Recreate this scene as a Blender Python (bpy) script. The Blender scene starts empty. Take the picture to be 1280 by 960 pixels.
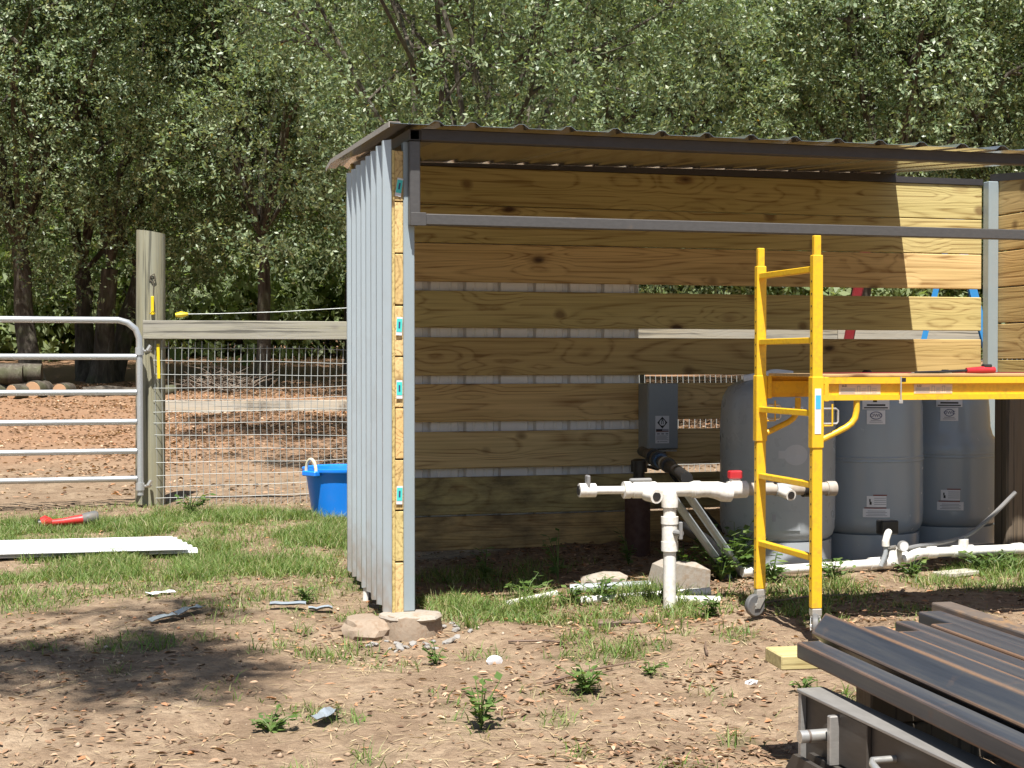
import bpy, math, random
import numpy as np
from mathutils import Vector, Matrix

rng = np.random.default_rng(11)
random.seed(11)
scene = bpy.context.scene
COL = scene.collection
R = math.radians

# ------------------------------------------------------------------ camera
cam_d = bpy.data.cameras.new('camera')
cam_d.sensor_width = 36.0
cam_d.lens = 52.03
cam_d.clip_start = 0.05
cam_d.clip_end = 600
cam = bpy.data.objects.new('camera', cam_d)
cam.location = (0, 0, 1.17)
cam.rotation_euler = (R(90 - 0.929), 0, R(-15.412))
COL.objects.link(cam)
scene.camera = cam

# ------------------------------------------------------------------ light
SUN_TRAVEL = Vector((0.14, 0.465, -1.0)).normalized()
elev = math.asin(-SUN_TRAVEL.z)
azim = math.atan2(-SUN_TRAVEL.x, -SUN_TRAVEL.y)
world = bpy.data.worlds.new('World')
scene.world = world
world.use_nodes = True
wn = world.node_tree
bg = wn.nodes['Background']
sky = wn.nodes.new('ShaderNodeTexSky')
sky.sky_type = 'NISHITA'
sky.sun_disc = False
sky.sun_elevation = elev
sky.sun_rotation = azim
sky.air_density = 1.0
sky.dust_density = 1.0
wn.links.new(sky.outputs[0], bg.inputs[0])
bg.inputs[1].default_value = 0.056
sun_d = bpy.data.lights.new('sun', 'SUN')
sun_d.energy = 5.0
sun_d.angle = R(0.53)
sun_d.color = (1.0, 0.965, 0.91)
sun = bpy.data.objects.new('sun', sun_d)
sun.location = (-2, -6, 15)
sun.rotation_euler = (-SUN_TRAVEL).to_track_quat('Z', 'Y').to_euler()
COL.objects.link(sun)
scene.view_settings.view_transform = 'Standard'
scene.view_settings.look = 'None'
scene.view_settings.gamma = 1.0
scene.view_settings.use_curve_mapping = False
scene.view_settings.exposure = 0.97
scene.cycles.max_bounces = 8
scene.cycles.diffuse_bounces = 4
scene.cycles.glossy_bounces = 4
scene.cycles.transmission_bounces = 4
scene.cycles.use_denoising = True
scene.cycles.caustics_reflective = False
scene.cycles.caustics_refractive = False

# ------------------------------------------------------------------ numpy noise
_lat = np.random.default_rng(5).random((64, 64, 64)).astype(np.float32)

def vnoise(x, y, z=0.0):
    x = np.asarray(x, float); y = np.asarray(y, float); z = np.broadcast_to(np.asarray(z, float), x.shape)
    xi = np.floor(x).astype(int); yi = np.floor(y).astype(int); zi = np.floor(z).astype(int)
    fx = x - xi; fy = y - yi; fz = z - zi
    fx = fx * fx * (3 - 2 * fx); fy = fy * fy * (3 - 2 * fy); fz = fz * fz * (3 - 2 * fz)
    def L(a, b, c): return _lat[(xi + a) & 63, (yi + b) & 63, (zi + c) & 63]
    v = 0
    for a in (0, 1):
        for b in (0, 1):
            for c in (0, 1):
                v = v + L(a, b, c) * (fx if a else 1 - fx) * (fy if b else 1 - fy) * (fz if c else 1 - fz)
    return v

def fbm(x, y, o=4, z=0.0):
    s = 0; a = 0.5; t = 0
    for i in range(o):
        s = s + a * vnoise(x * 2 ** i + 17.3 * i, y * 2 ** i + 9.1 * i, z); t += a; a *= 0.5
    return s / t

def sstep(a, b, x):
    t = np.clip((np.asarray(x, float) - a) / (b - a), 0, 1)
    return t * t * (3 - 2 * t)

def gh(x, y):
    """height of the ground"""
    x = np.asarray(x, float); y = np.asarray(y, float)
    near = 1 - sstep(8.8, 10.5, y)
    z = -0.068 * near * (1 - sstep(1.9, 2.7, x)) - 0.015 * near * sstep(1.9, 2.7, x)
    z = z - 0.06 * (1 - sstep(4.6, 5.6, y)) * sstep(1.5, 2.6, x)
    z = z - 0.055 * np.exp(-(((x - 1.25) / 0.5) ** 2 + ((y - 6.2) / 0.35) ** 2))
    z = z - 0.035 * np.exp(-(((x - 1.2) / 0.2) ** 2 + ((y - 7.2) / 0.7) ** 2))
    z = z + 0.045 * np.clip(y - 14, 0, 60) * sstep(14, 18, y)
    amp = 0.035 + 0.03 * sstep(12, 20, y)
    z = z + amp * (fbm(x * 1.3, y * 1.3, 3) - 0.5) + 0.03 * (fbm(x * 6 + 40, y * 6, 3) - 0.5) + 0.014 * (fbm(x * 19 + 3, y * 19 + 11, 2) - 0.5)
    return z

def gz1(x, y): return float(gh(np.array([x]), np.array([y]))[0])

# ------------------------------------------------------------------ mesh builder
class MB:
    def __init__(s): s.v = []; s.f = []; s.sm = []
    def add(s, vs, fs, smooth=False):
        o = len(s.v); s.v += [tuple(v) for v in vs]
        s.f += [tuple(i + o for i in f) for f in fs]; s.sm += [smooth] * len(fs)
        return s
    def box(s, x0, x1, y0, y1, z0, z1, b=0.0, rot=None, piv=None):
        c = Vector(((x0 + x1) / 2, (y0 + y1) / 2, (z0 + z1) / 2))
        h = (abs(x1 - x0) / 2, abs(y1 - y0) / 2, abs(z1 - z0) / 2)
        if b <= 0:
            vs = [(a * h[0], d * h[1], e * h[2]) for a in (-1, 1) for d in (-1, 1) for e in (-1, 1)]
            fs = [(0, 1, 3, 2), (4, 6, 7, 5), (0, 4, 5, 1), (2, 3, 7, 6), (0, 2, 6, 4), (1, 5, 7, 3)]
        else:
            vs = []; ix = {}
            for a in (-1, 1):
                for d in (-1, 1):
                    for e in (-1, 1):
                        sg = (a, d, e)
                        for k in range(3):
                            ix[(a, d, e, k)] = len(vs)
                            vs.append(tuple(sg[i] * (h[i] if i == k else h[i] - b) for i in range(3)))
            fs = []
            S = (-1, 1)
            for k in range(3):
                i, j = [q for q in range(3) if q != k]
                for sg in S:
                    loop = []
                    for (p, q) in ((-1, -1), (1, -1), (1, 1), (-1, 1)):
                        t = [0, 0, 0]; t[k] = sg; t[i] = p; t[j] = q
                        loop.append(ix[(t[0], t[1], t[2], k)])
                    fs.append(tuple(loop))
            for k in range(3):
                i, j = [q for q in range(3) if q != k]
                for p in S:
                    for q in S:
                        A = [0, 0, 0]; B = [0, 0, 0]
                        A[i] = B[i] = p; A[j] = B[j] = q; A[k] = -1; B[k] = 1
                        fs.append((ix[(*A, i)], ix[(*B, i)], ix[(*B, j)], ix[(*A, j)]))
            for a in S:
                for d in S:
                    for e in S:
                        fs.append(tuple(ix[(a, d, e, k)] for k in range(3)))
            # orient outward
            out = []
            for f in fs:
                p = [Vector(vs[i]) for i in f]
                n = (p[1] - p[0]).cross(p[2] - p[0])
                m = sum(p, Vector()) / len(p)
                out.append(f if n.dot(m) > 0 else f[::-1])
            fs = out
        if rot is not None:
            pv = Vector(piv) if piv is not None else c
            vs = [tuple(pv + rot @ (Vector(v) + c - pv)) for v in vs]
        else:
            vs = [(v[0] + c.x, v[1] + c.y, v[2] + c.z) for v in vs]
        return s.add(vs, fs)
    def path(s, pts, r, n=10, caps=True, smooth=True):
        pts = [Vector(p) for p in pts]
        rs = r if isinstance(r, (list, tuple)) else [r] * len(pts)
        vs = []; prev = None
        for i, p in enumerate(pts):
            t = (pts[min(i + 1, len(pts) - 1)] - pts[max(i - 1, 0)]).normalized()
            if prev is None:
                a = Vector((0, 0, 1)) if abs(t.z) < 0.9 else Vector((1, 0, 0))
                u = t.cross(a).normalized()
            else:
                u = (prev - t * prev.dot(t)).normalized()
            prev = u; w = t.cross(u)
            for k in range(n):
                a = 2 * math.pi * k / n
                vs.append(p + (u * math.cos(a) + w * math.sin(a)) * rs[i])
        fs = []
        for i in range(len(pts) - 1):
            for k in range(n):
                fs.append((i * n + k, i * n + (k + 1) % n, (i + 1) * n + (k + 1) % n, (i + 1) * n + k))
        s.add(vs, fs, smooth)
        if caps:
            o = len(s.v)
            s.add(vs[:n], [tuple(range(n))[::-1]])
            s.add(vs[-n:], [tuple(range(n))])
        return s
    def tube(s, p0, p1, r0, r1=None, n=12, caps=True): return s.path([p0, p1], [r0, r0 if r1 is None else r1], n, caps)
    def lathe(s, prof, c, n=32, axis='z', smooth=True):
        c = Vector(c); vs = []
        for (r, z) in prof:
            for k in range(n):
                a = 2 * math.pi * k / n
                q = (r * math.cos(a), r * math.sin(a), z)
                if axis == 'y': q = (q[0], q[2], q[1])
                if axis == 'x': q = (q[2], q[0], q[1])
                vs.append(c + Vector(q))
        fs = []
        m = len(prof)
        for i in range(m - 1):
            for k in range(n):
                fs.append((i * n + k, i * n + (k + 1) % n, (i + 1) * n + (k + 1) % n, (i + 1) * n + k))
        s.add(vs, fs, smooth)
        if prof[0][0] > 1e-5: s.add(vs[:n], [tuple(range(n))[::-1]])
        if prof[-1][0] > 1e-5: s.add(vs[-n:], [tuple(range(n))])
        return s
    def prism(s, poly, axis, a0, a1):
        def P(p, a):
            if axis == 'y': return (p[0], a, p[1])
            if axis == 'x': return (a, p[0], p[1])
            return (p[0], p[1], a)
        n = len(poly)
        vs = [P(p, a0) for p in poly] + [P(p, a1) for p in poly]
        fs = [tuple(range(n))[::-1], tuple(range(n, 2 * n))] + [(i, (i + 1) % n, n + (i + 1) % n, n + i) for i in range(n)]
        return s.add(vs, fs)
    def xf(s, M, start=0):
        for i in range(start, len(s.v)): s.v[i] = tuple(M @ Vector(s.v[i]))
        return s
    def build(s, name, m, parent=None, origin=None, angle=35, fix=True):
        if origin is None:
            a = np.array(s.v); origin = tuple((a.min(0) + a.max(0)) / 2)
        me = bpy.data.meshes.new(name)
        me.from_pydata([(v[0] - origin[0], v[1] - origin[1], v[2] - origin[2]) for v in s.v], [], s.f)
        if fix:
            import bmesh
            b = bmesh.new(); b.from_mesh(me)
            bmesh.ops.recalc_face_normals(b, faces=b.faces)
            b.to_mesh(me); b.free()
        me.polygons.foreach_set('use_smooth', s.sm)
        if any(s.sm): me.set_sharp_from_angle(angle=R(angle))
        me.materials.append(m)
        return link(name, me, parent, origin)

WPOS = {}
def link(name, me, parent=None, origin=(0, 0, 0)):
    o = bpy.data.objects.new(name, me); COL.objects.link(o)
    place(o, parent, origin)
    return o
def place(o, parent, origin):
    WPOS[o.name] = Vector(origin)
    if parent is not None:
        o.parent = parent; o.location = Vector(origin) - WPOS[parent.name]
    else: o.location = origin
def tag(o, label, cat, group=None):
    o['label'] = label; o['category'] = cat
    if group: o['group'] = group
    return o
def thing(name, label, cat, loc, group=None):
    o = bpy.data.objects.new(name, None); COL.objects.link(o)
    o.empty_display_size = 0.1
    o.location = loc; WPOS[o.name] = Vector(loc)
    return tag(o, label, cat, group)
def kind(o, k): o['kind'] = k; return o
def np_mesh(name, verts, faces, m, k=4):
    """fast mesh: verts (N,3), faces (M,k)"""
    me = bpy.data.meshes.new(name)
    verts = np.ascontiguousarray(verts, np.float32); faces = np.ascontiguousarray(faces, np.int32)
    me.vertices.add(len(verts)); me.vertices.foreach_set('co', verts.ravel())
    me.loops.add(faces.size); me.loops.foreach_set('vertex_index', faces.ravel())
    me.polygons.add(len(faces))
    me.polygons.foreach_set('loop_start', np.arange(0, faces.size, k, dtype=np.int32))
    me.polygons.foreach_set('loop_total', np.full(len(faces), k, np.int32))
    me.update(calc_edges=True)
    me.materials.append(m)
    return me
def text_mb(txt, size, M, m, name, parent, ext=0.0004):
    cu = bpy.data.curves.new('t', 'FONT'); cu.body = txt; cu.size = size
    cu.align_x = 'CENTER'; cu.align_y = 'CENTER'; cu.extrude = ext; cu.resolution_u = 2
    to = bpy.data.objects.new('t', cu); COL.objects.link(to)
    bpy.context.view_layer.update()
    me = bpy.data.meshes.new_from_object(to.evaluated_get(bpy.context.evaluated_depsgraph_get()))
    bpy.data.objects.remove(to); bpy.data.curves.remove(cu)
    org = M.translation.copy()
    me.transform(Matrix.Translation(-org) @ M)
    me.materials.clear(); me.materials.append(m)
    return link(name, me, parent, org)

# ------------------------------------------------------------------ materials
class NT:
    def __init__(s, name):
        s.m = bpy.data.materials.new(name); s.m.use_nodes = True
        s.t = s.m.node_tree; s.b = s.t.nodes['Principled BSDF']
        s.out = s.t.nodes['Material Output']
    def n(s, ty, **kw):
        nd = s.t.nodes.new('ShaderNode' + ty)
        for k, v in kw.items(): setattr(nd, k, v)
        return nd
    def put(s, sock, v):
        if hasattr(v, 'outputs'): v = v.outputs[0]
        if isinstance(v, bpy.types.NodeSocket): s.t.links.new(v, sock)
        elif v is not None: sock.default_value = v
    def math(s, op, a, b=None, c=None, clamp=False):
        nd = s.n('Math', operation=op, use_clamp=clamp)
        for i, v in enumerate((a, b, c)):
            if v is not None: s.put(nd.inputs[i], v)
        return nd.outputs[0]
    def vmath(s, op, a, b=None):
        nd = s.n('VectorMath', operation=op)
        s.put(nd.inputs[0], a)
        if b is not None: s.put(nd.inputs[1], b)
        return nd.outputs[0]
    def mix(s, f, a, b, bt='MIX'):
        nd = s.n('Mix', data_type='RGBA', blend_type=bt)
        s.put(nd.inputs[0], f)
        for i, v in ((6, a), (7, b)):
            if isinstance(v, tuple) and len(v) == 3: v = (*v, 1)
            s.put(nd.inputs[i], v)
        return nd.outputs[2]
    def noise(s, co, scale, detail=3, rough=0.55, dist=0.0):
        nd = s.n('TexNoise')
        if co is not None: s.put(nd.inputs['Vector'], co)
        nd.inputs['Scale'].default_value = scale; nd.inputs['Detail'].default_value = detail
        nd.inputs['Roughness'].default_value = rough; nd.inputs['Distortion'].default_value = dist
        return nd.outputs[0]
    def ramp(s, f, stops):
        nd = s.n('ValToRGB'); e = nd.color_ramp.elements
        while len(e) > 1: e.remove(e[-1])
        for i, (p, c) in enumerate(stops):
            if i: e.new(p)
            e[i].position = p
            e[i].color = (*c, 1) if isinstance(c, tuple) else (c, c, c, 1)
        s.put(nd.inputs[0], f)
        return nd.outputs[0]
    def rng(s, f, a, b, c=0.0, d=1.0):
        nd = s.n('MapRange'); nd.clamp = True
        s.put(nd.inputs[0], f)
        for i, v in enumerate((a, b, c, d)): nd.inputs[i + 1].default_value = v
        return nd.outputs[0]
    def obj(s): return s.n('TexCoord').outputs['Object']
    def rand(s): return s.n('ObjectInfo').outputs['Random']
    def isl(s): return s.n('NewGeometry').outputs['Random Per Island']
    def bump(s, h, strength=0.3, dist=0.01):
        nd = s.n('Bump'); nd.inputs['Strength'].default_value = strength; nd.inputs['Distance'].default_value = dist
        s.put(nd.inputs['Height'], h); s.t.links.new(nd.outputs[0], s.b.inputs['Normal']); return nd
    def set(s, col=None, rough=None, metal=None, spec=None):
        if isinstance(col, tuple) and len(col) == 3: col = (*col, 1)
        s.put(s.b.inputs['Base Color'], col); s.put(s.b.inputs['Roughness'], rough)
        s.put(s.b.inputs['Metallic'], metal); s.put(s.b.inputs['Specular IOR Level'], spec)
        return s.m

def paint(name, col, rough=0.45, metal=0.0, var=0.12, dirt=(0.22, 0.17, 0.11), dirt_amt=0.25, scale=6, bump=0.05, spec=0.5, mud=None):
    t = NT(name); o = t.obj()
    n1 = t.noise(o, scale, 4); n2 = t.noise(o, scale * 5, 3)
    dark = tuple(c * (1 - var) for c in col); lite = tuple(min(1, c * (1 + var)) for c in col)
    c = t.mix(n1, dark, lite)
    dm = t.rng(t.math('MULTIPLY', n1, n2), 0.22, 0.42, 0, dirt_amt)
    c = t.mix(dm, c, dirt)
    if mud:
        sp = t.n('SeparateXYZ'); t.put(sp.inputs[0], o)
        hm = t.math('ADD', sp.outputs[2], t.math('MULTIPLY', t.math('SUBTRACT', t.noise(o, 7, 5, 0.7), 0.5), 0.5))
        c = t.mix(t.math('MULTIPLY', t.rng(hm, mud[0], mud[1], 0.75, 0), t.rng(n2, 0.3, 0.6, 0.3, 1)), c, (0.30, 0.22, 0.15))
    r = t.rng(n2, 0.3, 0.7, rough * 0.8, min(1, rough * 1.25))
    t.bump(n2, bump, 0.004)
    return t.set(c, r, metal, spec)

def wood(name, axis, light, dark, knot, weather=None, stain=0.0, rough=0.62):
    t = NT(name); o = t.obj()
    sep = t.n('SeparateXYZ'); t.put(sep.inputs[0], o)
    X, Y, Z = sep.outputs
    u, v, w = (X, Z, Y) if axis == 'x' else (Y, Z, X) if axis == 'y' else (Z, X, Y)
    rd = t.rand()
    off = t.math('MULTIPLY', rd, 91.7)
    # knots: sparse cells in the (along, across) plane
    kc = t.n('CombineXYZ'); t.put(kc.inputs[0], t.math('ADD', t.math('MULTIPLY', u, 1.7), off)); t.put(kc.inputs[1], t.math('ADD', t.math('MULTIPLY', v, 3.3), off))
    t.put(kc.inputs[2], off)
    vo = t.n('TexVoronoi', voronoi_dimensions='3D', feature='F1'); t.put(vo.inputs['Vector'], kc); vo.inputs['Scale'].default_value = 1.0
    vo.inputs['Randomness'].default_value = 0.9
    d = vo.outputs['Distance']
    kn = t.noise(kc.outputs[0], 5, 2)
    dd = t.math('ADD', d, t.math('MULTIPLY', t.math('SUBTRACT', kn, 0.5), 0.09))
    # grain
    wob = t.n('CombineXYZ'); t.put(wob.inputs[0], t.math('ADD', t.math('MULTIPLY', u, 0.28), off)); t.put(wob.inputs[1], t.math('MULTIPLY', v, 4.2)); t.put(wob.inputs[2], t.math('ADD', t.math('MULTIPLY', w, 5.0), off))
    big = t.noise(wob.outputs[0], 1.0, 2, 0.5, 0.3)
    warp = t.rng(dd, 0.0, 0.42, 0.42, 0.0)
    ringc = t.math('ADD', t.math('MULTIPLY', big, 19.0), t.math('MULTIPLY', warp, 6.0))
    ring = t.math('PINGPONG', ringc, 0.5)
    fine = t.n('CombineXYZ'); t.put(fine.inputs[0], t.math('ADD', t.math('MULTIPLY', u, 1.6), off)); t.put(fine.inputs[1], t.math('MULTIPLY', v, 75.0)); t.put(fine.inputs[2], t.math('MULTIPLY', w, 90.0))
    fi = t.noise(fine.outputs[0], 1.0, 3)
    g = t.math('ADD', t.math('MULTIPLY', t.rng(ring, 0.0, 0.26, 1, 0), 0.36), t.math('MULTIPLY', t.rng(fi, 0.28, 0.72), 0.58))
    mid = tuple(a * 0.7 + b * 0.3 for a, b in zip(light, dark))
    c = t.ramp(g, [(0.18, light), (0.48, mid), (0.85, dark)])
    blot = t.noise(wob.outputs[0], 2.3, 3)
    c = t.mix(t.rng(blot, 0.45, 0.75, 0, 0.45), c, tuple(x * y for x, y in zip(mid, (0.82, 0.86, 0.72))))
    hue = t.ramp(t.math('FRACT', t.math('MULTIPLY', rd, 7.31)), [(0.0, (0.80, 0.74, 0.58)), (0.25, (1.05, 1.03, 0.98)), (0.5, (1.02, 0.90, 0.74)), (0.75, (0.82, 0.90, 0.74)), (1.0, (1.12, 1.07, 0.98))])
    c = t.mix(1.0, c, hue, 'MULTIPLY')
    km = t.rng(dd, 0.045, 0.095, 1, 0)
    km2 = t.rng(dd, 0.075, 0.16, 0.6, 0)
    c = t.mix(km2, c, dark); c = t.mix(km, c, knot)
    sc_ = t.n('CombineXYZ'); t.put(sc_.inputs[0], t.math('ADD', t.math('ADD', t.math('MULTIPLY', u, 2.6), t.math('MULTIPLY', v, 1.6)), t.math('MULTIPLY', off, 1.7))); t.put(sc_.inputs[1], t.math('ADD', t.math('SUBTRACT', t.math('MULTIPLY', v, 3.0), t.math('MULTIPLY', u, 1.1)), off)); t.put(sc_.inputs[2], t.math('MULTIPLY', off, 2.3))
    v2 = t.n('TexVoronoi', voronoi_dimensions='3D', feature='F1'); t.put(v2.inputs['Vector'], sc_); v2.inputs['Scale'].default_value = 1.0
    d2 = t.math('ADD', v2.outputs['Distance'], t.math('MULTIPLY', t.math('SUBTRACT', t.noise(fine.outputs[0], 0.25, 3), 0.5), 0.16))
    c = t.mix(t.rng(d2, 0.07, 0.15, 0.8, 0), c, tuple(a * .55 + b * .45 for a, b in zip(knot, dark)))
    if weather is not None:
        wm = t.rng(t.noise(wob.outputs[0], 4.0, 5, 0.65), 0.35, 0.62, 0.35, 1.0)
        c = t.mix(wm, c, weather)
        cr = t.rng(t.noise(fine.outputs[0], 0.45, 4, 0.7), 0.54, 0.62, 0, 0.85)
        c = t.mix(cr, c, tuple(x * 0.3 for x in weather))
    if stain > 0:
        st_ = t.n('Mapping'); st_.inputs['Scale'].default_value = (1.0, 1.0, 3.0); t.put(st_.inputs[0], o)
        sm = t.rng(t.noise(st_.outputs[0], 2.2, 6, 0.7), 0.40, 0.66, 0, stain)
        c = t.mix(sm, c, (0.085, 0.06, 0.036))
    t.bump(t.math('SUBTRACT', t.math('MULTIPLY', g, -1.0), km), 0.35, 0.003)
    return t.set(c, rough, 0, 0.3)

PINE = ((0.68, 0.515, 0.265), (0.27, 0.155, 0.06), (0.075, 0.038, 0.016))
M_planks = wood('pine_along_x', 'x', *PINE)
M_planky = wood('pine_along_y', 'y', *PINE)
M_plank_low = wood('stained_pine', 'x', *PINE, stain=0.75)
M_fence = wood('grey_fence_wood', 'x', (0.42, 0.38, 0.31), (0.2, 0.17, 0.13), (0.1, 0.08, 0.06), weather=(0.31, 0.29, 0.24))
M_fpost = wood('grey_post_wood', 'z', (0.36, 0.345, 0.255), (0.17, 0.155, 0.11), (0.1, 0.08, 0.06), weather=(0.28, 0.275, 0.205))
M_dkpost = wood('dark_post_wood', 'z', (0.16, 0.125, 0.09), (0.07, 0.05, 0.035), (0.03, 0.02, 0.015), weather=(0.13, 0.105, 0.08))
M_block = wood('yellow_block_wood', 'x', (0.58, 0.48, 0.28), (0.36, 0.27, 0.14), (0.12, 0.07, 0.03))
M_bark_board = wood('dark_board', 'x', (0.2, 0.13, 0.09), (0.1, 0.06, 0.04), (0.04, 0.03, 0.02), weather=(0.17, 0.12, 0.09))
M_old_board = wood('pale_old_board', 'x', (0.5, 0.45, 0.36), (0.3, 0.26, 0.2), (0.14, 0.1, 0.07), weather=(0.46, 0.43, 0.37))

M_siding = paint('blue_grey_siding', (0.43, 0.495, 0.53), 0.40, 0.1, 0.05, dirt_amt=0.14, scale=2, bump=0.02, mud=(-1.08, -0.72))
M_backing = paint('off_white_panel_back', (0.82, 0.80, 0.78), 0.5, 0.0, 0.04, dirt_amt=0.08)
M_post = paint('blue_grey_steel', (0.31, 0.37, 0.395), 0.42, 0.2, 0.06, dirt_amt=0.12, scale=4)
def steel(name, base, rust, ra, rough=0.42, metal=0.7):
    t = NT(name); o = t.obj()
    mp = t.n('Mapping'); mp.inputs['Scale'].default_value = (1.2, 0.5, 3); t.put(mp.inputs[0], o)
    off = t.vmath('ADD', mp.outputs[0], t.math('MULTIPLY', t.rand(), 37.0))
    n1 = t.noise(off, 3.0, 5, 0.65, 0.4); n2 = t.noise(off, 26, 4, 0.6)
    c = t.mix(n2, tuple(x * 0.75 for x in base), tuple(x * 1.3 for x in base))
    m = t.rng(t.math('ADD', t.math('MULTIPLY', n1, 0.75), t.math('MULTIPLY', n2, 0.25)), 0.62 - ra, 0.74 - ra, 0, 1)
    c = t.mix(m, c, t.mix(n2, rust, tuple(x * 0.55 for x in rust)))
    t.bump(n2, 0.15, 0.002)
    return t.set(c, t.rng(m, 0, 1, rough, 0.8), t.rng(m, 0, 1, metal, 0.0))
M_rail = steel('bare_tube_steel', (0.098, 0.093, 0.09), (0.24, 0.14, 0.07), 0.0, 0.42, 0.4)
M_beam = steel('dark_beam_steel', (0.05, 0.045, 0.045), (0.08, 0.05, 0.035), -0.08, 0.5, 0.3)
def roofmat():
    t = NT('bare_roof_metal'); o = t.obj()
    n = t.noise(o, 3.0, 4); n2 = t.noise(o, 60, 2)
    c = t.mix(n, (0.62, 0.61, 0.585), (0.70, 0.69, 0.66))
    return t.set(c, t.rng(n2, 0.3, 0.7, 0.12, 0.2), 0.92)
M_roof = roofmat()
def stack_steel():
    """mill-scale tube: blue-black, grey streaks along it, rust along the corners (object frame: y runs along)"""
    t = NT('mill_scale_steel'); o = t.obj()
    sep = t.n('SeparateXYZ'); t.put(sep.inputs[0], o); X, Y, Z = sep.outputs
    off = t.math('MULTIPLY', t.rand(), 53.0)
    cc = t.n('CombineXYZ'); t.put(cc.inputs[0], t.math('ADD', t.math('MULTIPLY', X, 26), off)); t.put(cc.inputs[1], t.math('MULTIPLY', Y, 0.9)); t.put(cc.inputs[2], t.math('ADD', t.math('MULTIPLY', Z, 26), off))
    st = t.noise(cc.outputs[0], 1.0, 5, 0.6); bl = t.noise(o, 4, 5, 0.65)
    fine = t.noise(o, 70, 3)
    c = t.ramp(st, [(0.3, (0.03, 0.035, 0.045)), (0.5, (0.058, 0.066, 0.082)), (0.68, (0.10, 0.102, 0.105)), (0.82, (0.13, 0.105, 0.075)), (0.95, (0.17, 0.155, 0.14))])
    mx = t.math('SUBTRACT', 1.0, t.rng(t.n('NewGeometry').outputs['Pointiness'], 0.5, 0.56, 0, 1))
    att = t.n('Attribute', attribute_name='edge'); e = att.outputs['Fac']
    em = t.math('MULTIPLY', t.rng(e, 0.74, 0.95, 0, 1), t.rng(t.noise(cc.outputs[0], 0.35, 5, 0.7), 0.40, 0.56, 0.0, 1.0))
    rm = t.math('MAXIMUM', em, t.math('MULTIPLY', t.rng(bl, 0.60, 0.72, 0, 0.6), t.rng(st, 0.42, 0.55, 0.1, 1)))
    c = t.mix(t.math('MULTIPLY', rm, 0.65), c, t.mix(fine, (0.27, 0.135, 0.045), (0.13, 0.065, 0.03)))
    t.bump(fine, 0.08, 0.002)
    return t.set(c, t.rng(rm, 0, 1, 0.42, 0.8), t.rng(rm, 0, 1, 0.35, 0.0))
M_stack = stack_steel()
M_rusttube = steel('rusty_orange_tube', (0.16, 0.13, 0.11), (0.46, 0.24, 0.07), 0.08, 0.5, 0.3)
M_frame = steel('machine_frame_steel', (0.085, 0.075, 0.066), (0.12, 0.07, 0.04), 0.0, 0.5, 0.45)
M_frametop = steel('worn_plate_steel', (0.33, 0.315, 0.295), (0.23, 0.16, 0.10), -0.06, 0.5, 0.5)
M_bright = paint('bright_zinc', (0.62, 0.61, 0.58), 0.35, 0.7, 0.1)
M_yellow = paint('yellow_paint', (0.76, 0.45, 0.018), 0.40, 0.0, 0.06, dirt=(0.34, 0.18, 0.045), dirt_amt=0.42, scale=11, bump=0.08)
M_gate = paint('galvanised_pipe', (0.50, 0.52, 0.53), 0.34, 0.55, 0.08, dirt=(0.35, 0.30, 0.24), dirt_amt=0.12, scale=4, bump=0.02)
M_wire = paint('galvanised_wire', (0.40, 0.42, 0.40), 0.5, 0.2, 0.1, dirt_amt=0.1)
M_tank = paint('grey_tank_paint', (0.30, 0.345, 0.385), 0.22, 0.0, 0.02, dirt_amt=0.05, scale=2.5, bump=0.015)
M_tank_l = paint('pale_grey_tank_paint', (0.355, 0.38, 0.40), 0.3, 0.0, 0.02, dirt_amt=0.05, scale=2.5, bump=0.015)
M_cap = paint('pale_disc', (0.46, 0.47, 0.49), 0.45, 0, 0.04, dirt_amt=0.0)
M_box = paint('grey_enclosure', (0.28, 0.305, 0.32), 0.42, 0.0, 0.05, dirt_amt=0.08)
M_pvc = paint('white_plastic_pipe', (0.75, 0.735, 0.69), 0.36, 0, 0.06, dirt=(0.42, 0.33, 0.23), dirt_amt=0.42, scale=9, bump=0.02)
M_greypvc = paint('grey_plastic_pipe', (0.34, 0.37, 0.39), 0.4, 0, 0.08, dirt_amt=0.2)
M_black = paint('black_plastic', (0.018, 0.018, 0.019), 0.4, 0, 0.1, dirt_amt=0.06)
M_grey = paint('grey_plastic', (0.2, 0.2, 0.2), 0.5, 0, 0.1)
M_rubber = paint('grey_rubber', (0.11, 0.11, 0.11), 0.6, 0, 0.15, dirt_amt=0.5)
M_red = paint('red_plastic', (0.46, 0.022, 0.03), 0.35, 0, 0.06, dirt_amt=0.06)
M_toolred = paint('orange_red_plastic', (0.50, 0.03, 0.026), 0.4, 0, 0.06, dirt_amt=0.08)
M_bluetub = paint('blue_tub_plastic', (0.008, 0.21, 0.78), 0.36, 0, 0.05, dirt_amt=0.06, bump=0.01)
M_rope = paint('cream_rope', (0.66, 0.60, 0.42), 0.7, 0, 0.1)
M_white = paint('white_sheet_metal', (0.76, 0.77, 0.79), 0.32, 0, 0.03, dirt=(0.45, 0.4, 0.33), dirt_amt=0.12, scale=3, bump=0.01)
M_ylw_ins = paint('yellow_insulator', (0.75, 0.55, 0.01), 0.4, 0, 0.06, dirt_amt=0.1)
M_label = paint('white_label', (0.66, 0.66, 0.68), 0.45, 0, 0.02, dirt_amt=0.03)
M_label_d = paint('faded_label', (0.62, 0.47, 0.36), 0.45, 0, 0.05, dirt_amt=0.1)
M_ink = paint('black_ink', (0.012, 0.012, 0.014), 0.5, 0, 0.05, dirt_amt=0)
M_ink2 = paint('grey_ink', (0.30, 0.30, 0.33), 0.5, 0, 0.05, dirt_amt=0)
M_ink3 = paint('navy_ink', (0.035, 0.045, 0.12), 0.5, 0, 0.05, dirt_amt=0)
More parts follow.
